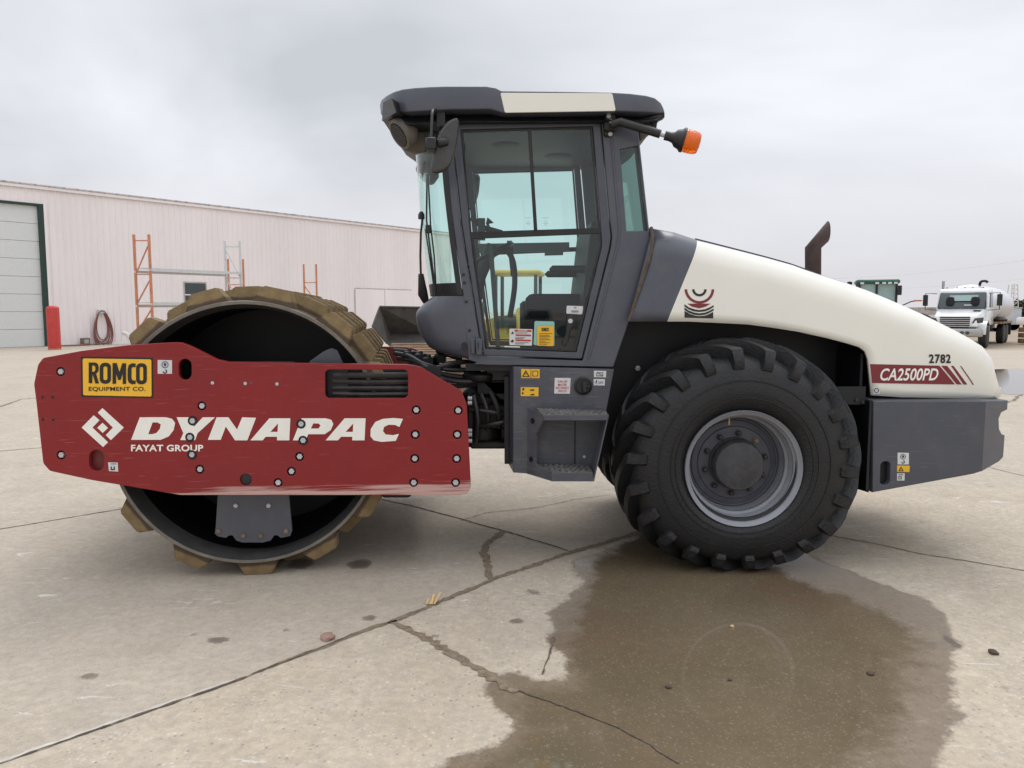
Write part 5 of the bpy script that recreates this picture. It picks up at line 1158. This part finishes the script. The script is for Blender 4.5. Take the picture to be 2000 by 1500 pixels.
q4(W(s_end, 0, 0), W(s_end, -D_, 0), W(s_end, -D_, H), W(s_end, -D_ / 2, H + 1.6), W(s_end, 0, H)); q4(W(s0, 0, 0), W(s0, 0, H), W(s0, -D_ / 2, H + 1.6), W(s0, -D_, H), W(s0, -D_, 0)); q4(W(s0, -D_, 0), W(s_end, -D_, 0), W(s_end, -D_, H), W(s0, -D_, H))
b.build('wall', M['siding'], whs, smooth=0)
b = MB()
for n0, z0, n1, z1 in ((.14, H + .02, -D_ / 2, H + 1.63), (-D_ / 2, H + 1.63, -D_ - .1, H + .02)):
    q4(W(s0 - .1, n0, z0), W(s_end + .1, n0, z0), W(s_end + .1, n1, z1), W(s0 - .1, n1, z1))
    q4(W(s0 - .1, n0, z0 - .02), W(s_end + .1, n0, z0 - .02), W(s_end + .1, n1, z1 - .02), W(s0 - .1, n1, z1 - .02))
s = s0
while s < s_end:   # roof sheet ribs showing along the eave
    b.hexa([W(s, .16, H + .02), W(s + .14, .16, H + .02), W(s + .11, .16, H + .075), W(s + .03, .16, H + .075)], [W(s, -D_ / 2, H + 1.63), W(s + .14, -D_ / 2, H + 1.63), W(s + .11, -D_ / 2, H + 1.69), W(s + .03, -D_ / 2, H + 1.69)]); s += .61
b.build('roof', M['trimw'], whs, smooth=0)
def wbox(name, s0_, s1_, n0, n1, z0, z1, m, par, bevel=0): b = MB(); b.hexa([W(s0_, n1, z0), W(s1_, n1, z0), W(s1_, n1, z1), W(s0_, n1, z1)], [W(s0_, n0, z0), W(s1_, n0, z0), W(s1_, n0, z1), W(s0_, n0, z1)]); return b.build(name, m, par, bevel=bevel, smooth=0)
wbox('eave_trim', s0, s_end + .02, .037, .12, H - .13, H + .018, M['siding'], whs)
wbox('corner_trim', s_end - .12, s_end + .03, -.10, .06, 0, H - .14, M['siding'], whs)
wbox('base_trim', sd1 + .2, s_end - .13, .036, .05, 0, .12, M['siding'], whs)
# overhead door
npan = 8; ph = zd / npan
b = MB()
for i in range(npan + 0):
    z0 = i * ph; b.hexa([W(sd0, -.10, z0 + .012), W(sd1 - .02, -.10, z0 + .012), W(sd1 - .02, -.10, z0 + ph - .012), W(sd0, -.10, z0 + ph - .012)], [W(sd0, -.14, z0), W(sd1 - .02, -.14, z0), W(sd1 - .02, -.14, z0 + ph - .002), W(sd0, -.14, z0 + ph - .002)])
b.build('overhead_door', M['doorw'], whs, smooth=0)
fr_ = wbox('door_jamb', sd1 - .02, sd1 + .20, -.2, .055, 0, zd, M['green'], whs); wbox('door_header', sd0 - .2, sd1 + .20, -.2, .055, zd + .002, zd + .10, M['green'], whs)
wbox('door_trim', sd1 + .201, sd1 + .32, .036, .06, 0, zd + .14, M['siding'], whs)
# window
(wa, wz1), (wb2, wz0) = wp(357, 550), wp(404, 600)
fw = wbox('window', wa, wb2, .03, .07, wz0, wz1, M['trimw'], whs)
zm = wp(380, 576)[1]
wbox('pane', wa + .07, wb2 - .07, .071, .076, zm + .03, wz1 - .07, M['windglass'], fw); wbox('pane', wa + .07, wb2 - .07, .071, .076, wz0 + .05, zm - .03, M['windglass'], fw)
wbox('sash', wa + .05, wb2 - .05, .072, .09, zm - .028, zm + .028, M['siding'], fw)
# faint outlined side doors
(da, dz1), (db, _) = wp(693, 564), wp(803, 570)
dm = wp(750, 566)[0]
for (a, c) in ((da, dm), (dm + .05, db)): wbox('panel_door', a, c, .03, .05, .05, dz1, M['siding'], whs)
b = wbox('door_outline', da - .04, db, .051, .055, dz1, dz1 + .05, M['trimw'], whs); wbox('door_outline', da - .04, da, .036, .055, 0, dz1 - .001, M['trimw'], whs); wbox('door_outline', dm, dm + .04, .036, .056, 0, dz1 - .001, M['trimw'], whs)

# bollard
def on(px, py): return gp(px, py)
g = on(107, 683); c = thing('bollard', 'tall round red steel bollard beside the overhead door', 'bollard', tuple(g))
rr_ = 11.5 * (g.y - CY) / F; hh_ = at(107, 597, g.y).z
MB().lathe([(rr_, 0), (rr_, hh_ - rr_ * .5), (rr_ * .9, hh_ - rr_ * .2), (rr_ * .5, hh_ - .01), (0, hh_)], tuple(g), axis=(0, 0, 1), n=28).build('post', M['bollard'], c, smooth=60)
MB().lathe([(rr_ + .004, .0), (rr_ + .004, .06)], tuple(g), axis=(0, 0, 1), n=28).build('base_ring', M['orange'], c)
# hose coil on its hook
sc_, zc_ = wp(199, 640, .1); hoz = thing('hose_coil', 'faded red hose hanging in long loops on the warehouse wall', 'hose', tuple(W(sc_, .1, zc_ - .9)))
b = MB()
top = wp(199, 607, .1)[1]
for k in range(5):
    hw_ = .26 + .045 * k; bt = wp(199, 664 + 4 * k, .1)[1]; cy_ = (top + bt) / 2; hh = (top - bt) / 2; o_ = random.uniform(-.05, .12)
    b.tube([W(sc_ + o_ * (1 - math.cos(t)) / 2 + hw_ * math.sin(t) * (1 - .25 * math.cos(t)), .10 + .03 * k, cy_ + hh * math.cos(t)) for t in [2 * math.pi * i / 28 for i in range(29)]], .028, 6)
b.tube([W(sc_ + .25, .2, wp(199, 670, .1)[1]), W(sc_ - .4, .3, .05), W(sc_ - 1.2, .6, .04), W(sc_ - 2.1, .5, .04), W(sc_ - 2.6, .9, .04), W(sc_ - 1.4, 1.0, .04)], .03, 6)
b.build('hose_loops', M['hose'], hoz); wbox('hose_hook', sc_ - .16, sc_ + .16, .036, .22, top - .12, top + .04, M['galv'], hoz)
a, z_ = wp(166, 678, .3); c = W(a, .3, 0); ob = thing('utility_box', 'small brown box on the ground at the foot of the warehouse wall', 'box', tuple(c))
b = MB(); b.hexa([W(a - .18, .5, 0), W(a + .18, .5, 0), W(a + .18, .5, .36), W(a - .18, .5, .36)], [W(a - .18, .2, 0), W(a + .18, .2, 0), W(a + .18, .2, .36), W(a - .18, .2, .36)]); b.build('case', M['brown'], ob, bevel=.02)
b = MB(); b.hexa([W(a - .1, .51, .1), W(a + .1, .51, .1), W(a + .1, .51, .28), W(a - .1, .51, .28)], [W(a - .1, .49, .1), W(a + .1, .49, .1), W(a + .1, .49, .28), W(a - .1, .49, .28)]); b.build('lid', M['trimw'], ob)
# bent white pipe
g = on(252, 690); d = g.y; pp_ = [at(240, 650, d), at(247, 653, d), at(254, 662, d), at(257, 674, d), Vector((at(257, 674, d).x, d, 0))]
po = thing('vent_pipe', 'bent white pipe standing by the warehouse wall left of the drum', 'pipe', tuple(pp_[-1])); MB().tube(smoothpath(pp_, 4), .085, 10).build('pipe', M['pvc'], po)
MB().lathe([(.1, 0), (.1, .06)], tuple(pp_[-1]), axis=(0, 0, 1), n=16).build('collar', M['pvc'], po)

# storage racks
def upright(name, px0, px1, ytop, gy, m, label, braces, depth_d=1.1, holes=True):
    """two posts standing on the ground; px are the two posts as seen"""
    g0 = gp(px0, gy); g1 = gp(px1, gy); h_ = at(px0, ytop, g0.y).z; r_ = thing(name, label, 'rack', tuple(g0), group='storage rack frames by the wall')
    for g_, nm in ((g0, 'post'), (g1, 'post')):
        b = MB(); b.box(g_.x - .038, g_.x + .038, g_.y - .04, g_.y + .04, 0, h_); p_ = b.build(nm, m, r_)
        b = MB(); z = .3
        while z < h_ - .05: b.box(g_.x - .018, g_.x + .018, g_.y - .043, g_.y - .041, z, z + .05); z += .10
        pass
    for kind, y0, y1 in braces:
        z0, z1 = at(px0, y0, g0.y).z, at(px1, y1, g0.y).z
        MB().bar((g0.x + .045, g0.y, z0), (g1.x - .045, g1.y, z1), .05, .04).build('brace', m, r_)
    return r_, g0, g1
r1, a0, a1 = upright('storage_rack', 272, 301, 458, 694, M['orange'], 'orange rack upright nearest the overhead door, holding the grey shelf beams', [('h', 470, 470), ('d', 532, 480), ('h', 536, 536), ('d', 590, 548), ('h', 596, 596), ('d', 642, 606), ('h', 655, 655)])
r2, b0, b1 = upright('storage_rack', 446, 475, 471, 680, M['galv'], 'pale grey rack upright holding the right ends of the shelf beams', [('h', 482, 482), ('d', 490, 540), ('h', 543, 543), ('d', 548, 596), ('h', 600, 600)])
upright('storage_rack', 451, 480, 506, 676, M['orange'], 'orange rack upright standing right behind the pale grey one', [('h', 556, 556), ('d', 600, 562)])
upright('storage_rack', 597, 621, 516, 672, M['orange'], 'orange rack upright standing alone, seen just above the padded drum', [('h', 552, 552), ('d', 560, 590), ('h', 600, 600)])
def beams(yl, yr):
    for (p, q, dy) in ((a0, b0, 1), (a1, b1, -3)):
        z0, z1 = at(285, yl + dy, p.y).z, at(460, yr + dy, q.y).z; zz = z0
        b = MB(); b.bar((p.x, p.y - .06, zz), (q.x, q.y - .06, z1), .05, .09); b.build('shelf_beam', M['galv'], sh)
    b = MB(); z0, z1 = at(285, yl, a0.y).z + .09, at(460, yr, b0.y).z + .09
    b.hexa([(a0.x, a0.y, z0), (b0.x, b0.y, z1), (b1.x, b1.y, z1), (a1.x, a1.y, z0)], [(a0.x, a0.y, z0 + .04), (b0.x, b0.y, z1 + .04), (b1.x, b1.y, z1 + .04), (a1.x, a1.y, z0 + .04)]); b.build('shelf_deck', M['galv'], sh)
sh = thing('rack_shelf', 'upper grey shelf spanning between the orange and the pale rack uprights', 'shelf', tuple(a0), group='shelves between the rack uprights'); beams(530, 537)
sh = thing('rack_shelf', 'lower grey shelf of the rack, just above the window sill height', 'shelf', tuple(a0), group='shelves between the rack uprights'); beams(597, 597)

# ================================================================== yellow loader with raised bucket, timber stack
def wheelset(par, pts, r, wdt, m=None, rm=None, axis=(0, 1, 0)):
    for p in pts:
        t = MB().lathe([(r * .5, -wdt / 2), (r * .85, -wdt / 2), (r, -wdt * .35), (r, wdt * .35), (r * .85, wdt / 2), (r * .5, wdt / 2)], p, axis=axis, n=28).build('wheel', M['rubberpl'], par)
        MB().lathe([(r * .52, -wdt * .42), (r * .52, wdt * .42)], p, axis=axis, n=20).build('rim', rm or M['loader'], t)
LD = 19.0; lx = at(1000, 600, LD).x
ld = thing('wheel_loader', 'yellow wheel loader parked behind the cab, seen through its windows', 'wheel loader', (lx, LD, 0), R(-8), local=True)
b = MB(); b.box(.2, 3.1, -.75, .75, .9, 1.75); b.build('body', M['loader'], ld, bevel=.08); b = MB(); b.box(-1.6, .25, -.5, .5, .7, 1.35); b.build('front_frame', M['loader'], ld, bevel=.05)
b = MB(); b.box(-.55, .95, -.75, .75, 2.72, 2.86); b.build('cab_roof', M['loader'], ld, bevel=.05)
for x in (-.4, .8):
    for y in (-.65, .65): MB().box(x - .05, x + .05, y - .05, y + .05, 1.5, 2.72).build('cab_post', M['interior'], ld)
MB().box(-.45, .85, -.7, .7, 1.15, 1.5).build('cab_base', M['interior'], ld)
wheelset(ld, [(-1.3, -.85, .72), (-1.3, .85, .72), (2.0, -.85, .72), (2.0, .85, .72)], .72, .5)
for y in (-.35, .35): MB().bar((.1, y, 1.5), (-2.6, y, .9), .14, .28, (0, 1, 0)).build('lift_arm', M['loader'], ld)
BD = 12.5
bk = thing('loader_bucket', 'dark steel loader bucket standing behind the red frame, left of the cab', 'bucket', tuple(gp(790, 800)) if False else (at(780, 670, BD).x, BD, 0))
P_ = [at(742, 600, BD), at(830, 604, BD), at(828, 664, BD), at(758, 668, BD), at(730, 640, BD)]
b = MB()
side = [(742, 600), (728, 637), (735, 652), (756, 668), (815, 668)]
L0 = [at(x, y, BD) for x, y in side]; off = Vector((.85, .75, 0))
for sgn in (0, 1):
    pts = [p + off * sgn * 0 for p in L0]
back_ = [at(742, 600, BD), at(748, 632, BD + .3), at(765, 662, BD + .2), at(830, 668, BD)]
c0 = at(742, 600, BD); c1 = at(850, 602, BD + .9); c2 = at(850, 670, BD + .5); c3 = at(757, 672, BD - .2); mid0 = at(728, 638, BD - .5)
mid1 = at(836, 640, BD - .1)
t_ = Vector((0, .03, .02))
b.hexa([c0, c1, at(846, 652, BD + 1.0), at(762, 652, BD + .55)], [c0 + t_, c1 + t_, at(846, 652, BD + 1.0) + t_, at(762, 652, BD + .55) + t_])
b.hexa([at(762, 652, BD + .55), at(846, 652, BD + 1.0), c2, c3], [at(762, 652, BD + .55) - Vector((0, 0, .03)), at(846, 652, BD + 1.0) - Vector((0, 0, .03)), c2 - Vector((0, 0, .03)), c3 - Vector((0, 0, .03))])
b.hexa([c0, mid0, c3, at(762, 652, BD + .55)], [p - Vector((.03, 0, 0)) for p in (c0, mid0, c3, at(762, 652, BD + .55))])
b.build('bucket_shell', M['bucket'], bk)
MB().tube([c0 + Vector((0, -.02, .01)), c1 + Vector((0, -.02, .01))], .025, 8).build('bucket_lip', M['darksteel'], bk)
b = MB(); p = at(760, 672, BD + .2); b.box(p.x, p.x + .8, p.y, p.y + .8, 0, p.z - .03); b.build('bucket_stand', M['wood'], bk)
tk = thing('timber_stack', 'stack of weathered brown timbers behind the red frame under the bucket', 'timber stack', (at(850, 690, 9).x, 9, 0))
for i in range(9):
    y = 671 + i * 4.6; a = at(765 + i * 3, y, 9.6 - i * .22); c = at(985, y + 3, 9.6 - i * .22)
    MB().box(a.x, c.x, a.y - .09, a.y + .09, a.z - .05, a.z).build('timber', M['wood'], tk)
b = MB(); a = at(800, 716, 8.4); b.box(a.x, a.x + .9, 8.0, 9.4, 0, a.z - .06); b.build('timber', M['wood'], tk)
b = MB(); a = at(818, 640, 13.5); c = at(832, 690, 13.5); b.box(a.x, a.x + .5, 13.4, 13.7, 0, a.z - .1); mb_ = b.build('yellow_post', M['loader'], None, bevel=.03); tag(mb_, 'yellow steel column just right of the dark bucket, beside the cab', 'post')

# ================================================================== tanker truck
g = gp(1862, 680)
tr = thing('tank_truck', 'white conventional cab water tank truck parked at right beyond the roller', 'truck', tuple(g), 0, local=True)
# local: +y runs to the rear, x to the truck's left (viewer's right)
tr.rotation_euler.z = -R(38); tr.scale = (1.05, 1.02, .985)
def TB(name, m, par=tr, bevel=0, **k):
    return lambda b: b.build(name, m, par, bevel=bevel, **k)
b = MB()   # hood: tapered nose
b.hexa([(-.85, 0, .95), (.85, 0, .95), (.80, .10, 1.50), (-.80, .10, 1.50)], [(-.98, 1.7, .95), (.98, 1.7, .95), (.92, 1.7, 1.80), (-.92, 1.7, 1.80)])
b.build('hood', M['twhite'], tr, bevel=.10, seg=3)
b = MB(); b.hexa([(-1.05, 1.6, 1.0), (1.05, 1.6, 1.0), (1.05, 3.5, 1.0), (-1.05, 3.5, 1.0)], [(-.98, 2.05, 2.72), (.98, 2.05, 2.72), (.98, 3.5, 2.76), (-.98, 3.5, 2.76)]); b.build('cab', M['twhite'], tr, bevel=.12, seg=3)
b = MB(); b.hexa([(-.94, 1.58, 1.78), (.94, 1.58, 1.78), (.89, 1.88, 2.56), (-.89, 1.88, 2.56)], [(-.94, 1.8, 1.78), (.94, 1.8, 1.78), (.89, 2.0, 2.56), (-.89, 2.0, 2.56)]); wsd_ = b.build('windshield', M['windglass'], tr, bevel=.05)
b = MB(); b.hexa([(-.5, 1.655, 2.15), (.62, 1.655, 2.15), (.6, 1.76, 2.42), (-.48, 1.76, 2.42)], [(-.5, 1.70, 2.15), (.62, 1.70, 2.15), (.6, 1.80, 2.42), (-.48, 1.80, 2.42)]); b.build('rear_window_view', M['cabglass'], wsd_)
for x in (-.45, .5): MB().lathe([(.16, 0), (.18, .2), (.14, .36), (0, .4)], (x, 1.68, 1.95), axis=(0, .2, 1), n=16).build('headrest', M['seat'], wsd_)
MB().box(.1, .4, 1.60, 1.62, 1.93, 1.98).build('paper', M['whitelab'], wsd_)
b = MB(); b.hexa([(1.06, 2.0, 1.85), (1.06, 2.9, 1.85), (1.02, 2.9, 2.5), (1.02, 2.2, 2.5)], [(1.03, 2.0, 1.85), (1.03, 2.9, 1.85), (.99, 2.9, 2.5), (.99, 2.2, 2.5)]); b.build('side_window', M['windglass'], tr)
b = MB(); b.box(-.62, .62, -.02, .06, .98, 1.46); gr = b.build('grille', M['twhite'], tr, bevel=.03)
for k in range(5): MB().box(-.56, .56, -.035, -.02, 1.01 + k * .088, 1.066 + k * .088).build('grille_slot', M['black'], gr)
for s_ in (-1, 1):
    b = MB(); b.hexa([(s_ * .62, .0, 1.12), (s_ * 1.0, .14, 1.15), (s_ * 1.02, .2, 1.40), (s_ * .72, .04, 1.36)], [(s_ * .62, .1, 1.12), (s_ * 1.0, .3, 1.15), (s_ * 1.02, .3, 1.40), (s_ * .72, .2, 1.36)]); b.build('headlight', M['mirrorback'], tr, bevel=.02)
    b = MB()
    arc = [(s_ * .98, .95 + .62 * math.cos(t), .62 + .62 * math.sin(t)) for t in [math.pi * k / 12 for k in range(13)]]
    for k in range(12):
        p, q = Vector(arc[k]), Vector(arc[k + 1]); b.hexa([p + Vector((-.22 * s_, 0, 0)), p + Vector((.14 * s_, 0, 0)), q + Vector((.14 * s_, 0, 0)), q + Vector((-.22 * s_, 0, 0))], [p + Vector((-.22 * s_, 0, .06)), p + Vector((.14 * s_, 0, .06)), q + Vector((.14 * s_, 0, .06)), q + Vector((-.22 * s_, 0, .06))])
    b.build('fender', M['twhite'], tr)
    b = MB(); b.tube([(s_ * 1.0, 1.8, 2.5), (s_ * 1.42, 1.6, 2.52), (s_ * 1.42, 1.6, 1.75), (s_ * 1.0, 1.8, 1.72)], .02, 6); mo = b.build('mirror_bracket', M['plastic'], tr)
    MB().box(s_ * 1.42 - .10, s_ * 1.42 + .10, 1.54, 1.62, 1.92, 2.45).build('mirror_head', M['plastic'], mo, bevel=.02)
b = MB(); b.box(-1.05, 1.05, -.12, .12, .52, .90); bp_ = b.build('bumper', M['chrome'], tr, bevel=.06, seg=2)
for x in (-.5, -.3, .3, .5): MB().lathe([(.08, 0), (.08, -.02), (0, -.03)], (x, -.12, .7), n=14).build('fog_lamp', M['windglass'], bp_)
MB().box(.55, .80, .9, 1.3, 1.66, 1.72).build('hood_vent', M['black'], tr)
for x in (-.7, -.3, .0, .3, .7): MB().box(x - .03, x + .03, 2.3, 2.38, 2.76, 2.81).build('marker_light', M['orange'], tr)
MB().tube([(-1.0, 3.3, 1.2), (-1.0, 3.3, 3.15)], .06, 10).build('exhaust_stack', M['chrome'], tr)
b = MB(); b.box(-.45, .45, .6, 10.0, .75, 1.0); b.build('chassis', M['black'], tr)
wheelset(tr, [(s_ * .98, y, .52) for s_ in (-1, 1) for y in (.95, 7.3, 8.6)], .52, .32, rm=M['chrome'], axis=(1, 0, 0))
b = MB(); n_ = 36
prof_ = lambda sc: [(1.27 * sc * math.cos(2 * math.pi * k / n_), 1.98 + 1.0 * sc * math.sin(2 * math.pi * k / n_)) for k in range(n_)]
rings = [(3.9, .55), (4.02, .88), (4.2, 1), (9.6, 1), (9.85, .88), (9.95, .55)]
V = [(x, y, z) for y, sc in rings for x, z in prof_(sc)]; b.add(V, [(i * n_ + k, i * n_ + (k + 1) % n_, (i + 1) * n_ + (k + 1) % n_, (i + 1) * n_ + k) for i in range(5) for k in range(n_)] + [tuple(range(n_)), tuple(range(5 * n_, 6 * n_))])
b.build('water_tank', M['tank'], tr, smooth=50)
b = MB(); b.tube(smoothpath([(.35, 4.3, 2.7), (.35, 4.2, 2.98), (.42, 4.1, 3.12), (.60, 4.0, 3.13), (.68, 4.0, 3.05)]), .06, 10); b.build('fill_pipe', M['black'], tr)
b = MB(); b.box(.6, 1.25, 4.2, 9.4, 1.05, 1.16); b.build('side_deck', M['wood'], tr); b = MB(); b.lathe([(.42, 0), (.45, .1), (.3, .22), (0, .25)], (1.0, 5.0, 1.16), axis=(0, 0, 1), n=20); b.build('hose_reel_cover', M['black'], tr)
b = MB(); b.box(.7, 1.2, 9.5, 9.56, .4, 1.1); b.box(-1.2, -.7, 9.5, 9.56, .4, 1.1); b.build('mud_flap', M['black'], tr)

# green tractor behind the hood
TD = 33
tx = at(1712, 600, TD).x; tg = thing('farm_tractor', 'green roofed tractor cab showing above the cream hood', 'tractor', (tx, TD, 0), R(-20), local=True)
zt = at(1712, 547, TD).z
b = MB(); b.box(-1.0, .9, -.85, .85, zt - .20, zt); b.build('cab_roof', M['tgreen'], tg, bevel=.06)
b = MB(); b.box(-.85, .75, -.72, .72, zt - 1.35, zt - .2); b.build('cab_glazing', M['cabglass'], tg)
for x in (-.86, -.1, .76):
    for y in (-.74, .74): MB().box(x - .05, x + .05, y - .05, y + .05, zt - 1.4, zt - .2).build('cab_post', M['plastic'], tg)
for x in (-.75, -.1, .2, .45, .7): MB().box(x - .08, x + .08, -.90, -.86, zt - .22, zt - .13).build('work_light', M['whitelab'], tg)
b = MB(); b.box(.75, .95, -1.1, -1.0, zt - .75, zt - .3); b.build('mirror', M['plastic'], tg, bevel=.02)
b = MB(); b.box(-1.1, .85, -.6, .6, .7, zt - 1.34); b.box(.8, 2.2, -.4, .4, .7, 1.45); b.build('body', M['tgreen'], tg, bevel=.05)
b = MB(); b.lathe([(.09, 0), (.09, .3), (.12, .32), (.12, .42), (0, .46)], (-1.25, 0, zt - .5), axis=(0, 0, 1), n=14); b.build('air_intake', M['black'], tg)
MB().tube([(1.0, -.8, zt - 1.25), (1.4, -.8, zt - 1.05), (1.8, -.8, zt - 1.0)], .03, 6).build('grab_bar', M['darksteel'], tg); MB().box(1.5, 1.85, -.84, -.76, zt - 1.05, zt - .98).build('indicator', M['orange'], tg)
wheelset(tg, [(.2, -1.1, .85), (.2, 1.1, .85), (1.7, -1.0, .78), (1.7, 1.0, .78)], .78, .5)
# far white tanks/trailers and bits at the right edge
def trailer(px0, px1, y0, y1, Y, label, m, cat='trailer', rib=True):
    a = at(px0, y0, Y); c = at(px1, y1, Y); t = thing('box_trailer', label, cat, (a.x, Y, 0)); b = MB(); b.box(a.x, c.x, Y, Y + 6, c.z, a.z); bd = b.build('box', m, t)
    b = MB(); b.box(a.x - .05, c.x + .05, Y - .05, Y - .01, a.z - .1, a.z); b.build('top_rail', M['trimw'], bd)
    for x in (a.x + .5, c.x - .5): MB().lathe([(.5, -.15), (.5, .15)], (x, Y + .3, .5), n=16).build('wheel', M['rubberpl'], t)
trailer(1974, 1994, 600, 634, 62, 'grey box trailer far behind the tank truck', M['galv'])
trailer(1810, 1832, 600, 615, 75, 'small tan building far behind the truck mirror, left of the cab', M['trimw'], 'shed')
trailer(1936, 1962, 590, 640, 58, 'pale tan container partly hidden behind the truck tank', M['pvc'], 'container')
pk = thing('pickup_truck', 'small white pickup truck at the far right edge of the photo', 'pickup truck', (at(1999, 625, 60).x, 60, 0), local=True)
b = MB(); b.box(0, 5.4, -1, 1, .5, 1.15); b.build('body', M['twhite'], pk, bevel=.12, seg=2); b = MB(); b.hexa([(1.3, -.9, 1.1), (3.4, -.9, 1.1), (3.4, .9, 1.1), (1.3, .9, 1.1)], [(1.9, -.75, 1.75), (3.2, -.75, 1.75), (3.2, .75, 1.75), (1.9, .75, 1.75)]); b.build('cab', M['windglass'], pk, bevel=.06)
wheelset(pk, [(1.0, -.9, .38), (4.3, -.9, .38), (1.0, .9, .38), (4.3, .9, .38)], .38, .25, rm=M['galv'])
cr_ = thing('wooden_crate', 'dark wooden crate on the dirt at the right edge', 'crate', (at(2012, 670, 33).x, 33, 0)); a = at(2014, 663, 33)
for k in range(3): MB().box(a.x, a.x + 1.4, 33, 34, .05 + k * .28, .28 + k * .28).build('board', M['wood'], cr_)
# lattice mast
mt_ = thing('lattice_mast', 'thin white lattice mast on the horizon behind the tank', 'mast', (at(1979, 600, 95).x, 95, 0)); a = at(1979, 556, 95); b = MB(); w0_, zz = .62, a.z
for sx_ in (-1, 1):
    for sy in (-1, 1): b.bar((a.x + sx_ * w0_, 95 + sy * w0_, 0), (a.x + sx_ * w0_ * .55, 95 + sy * w0_ * .55, zz), .09, .09)
for k in range(9):
    z0, z1 = zz * k / 9, zz * (k + 1) / 9; f0, f1 = w0_ * (1 - .45 * k / 9), w0_ * (1 - .45 * (k + 1) / 9)
    b.bar((a.x - f0, 95 - f0, z0), (a.x + f1, 95 - f1, z1), .06, .06); b.bar((a.x - f1, 95 - f1, z1), (a.x + f1, 95 - f1, z1), .06, .06)
b.build('lattice', M['pvc'], mt_)
# utility wires
for i, (pa, pb, lab) in enumerate((((1500, 548), (2080, 496), 'upper faint overhead wire crossing the sky above the truck'), ((1450, 566), (2080, 536), 'lower faint overhead wire crossing the sky above the truck'))):
    a = at(*pa, 120); c = at(*pb, 120); b = MB(); b.tube([a.lerp(c, t) - Vector((0, 0, 1.0 * math.sin(math.pi * t))) for t in [k / 16 for k in range(17)]], .016, 5); tag(b.build('power_line', M['galv'], None), lab, 'power line', 'overhead wires')
# far trees at the right edge
def tree(x, y, h_, r_, label):
    t = thing('far_tree', label, 'tree', (x, y, 0), group='trees on the horizon'); MB().tube([(x, y, 0), (x, y, h_ * .6)], [.25, .12], 8).build('trunk', M['bark'], t)
    V = []; Fc = []
    for k in range(1500):
        d = Vector((random.gauss(0, 1), random.gauss(0, 1), random.gauss(0, .8))); d = d.normalized() * random.random() ** .4 * (1 + .25 * math.sin(d.x * 4 + x)); c = Vector((x, y, h_ * .62)) + Vector((d.x * r_, d.y * r_, d.z * h_ * .38))
        a = Vector((random.gauss(0, 1), random.gauss(0, 1), random.gauss(0, 1))).normalized() * .28; e_ = a.cross(Vector((random.random(), random.random(), 1))).normalized() * .2; n = len(V); V += [c - a, c + e_, c + a, c - e_]; Fc.append((n, n + 1, n + 2, n + 3))
    finish('crown', mesh_of('crown', V, Fc), M['leaf'], t, 0)
tree(at(1992, 600, 105).x, 105, 2.9, 2.6, 'low round dark tree on the horizon beside the lattice mast'); tree(at(2010, 600, 100).x, 100, 3.2, 3, 'dark tree cut by the right edge of the photo on the horizon')

# two pickups parked behind the photographer: the cab glass mirrors them
def pickup(x, y, m, label):
    t = thing('pickup_truck', label, 'pickup truck', (x, y, 0), local=True, group='pickups behind the camera')
    b = MB(); b.box(0, 5.4, -.95, .95, .5, 1.12); b.build('body', m, t, bevel=.12, seg=2)
    b = MB(); b.hexa([(1.35, -.9, 1.1), (3.6, -.9, 1.1), (3.6, .9, 1.1), (1.35, .9, 1.1)], [(2.0, -.75, 1.8), (3.4, -.75, 1.8), (3.4, .75, 1.8), (2.0, .75, 1.8)]); b.build('cab', m, t, bevel=.08, seg=2)
    for s_ in (-1, 1):
        b = MB(); A = [(1.75, s_ * .875, 1.18), (3.35, s_ * .875, 1.18), (3.25, s_ * .80, 1.66), (2.1, s_ * .80, 1.66)]; b.hexa(A, [(p[0], p[1] + .02 * s_, p[2]) for p in A]); b.build('side_window', M['windglass'], t)
    wheelset(t, [(1.0, -.85, .39), (4.3, -.85, .39), (1.0, .85, .39), (4.3, .85, .39)], .39, .26, rm=M['galv'])
M['silver'] = mat('silver_car_paint', (.32, .32, .31), .3, coat=.5)
pickup(-1.0, -44, M['silver'], 'silver pickup truck behind the camera, mirrored left in the cab door glass')
pickup(5.4, -43, M['windglass'], 'dark pickup truck behind the camera, mirrored right in the cab door glass')
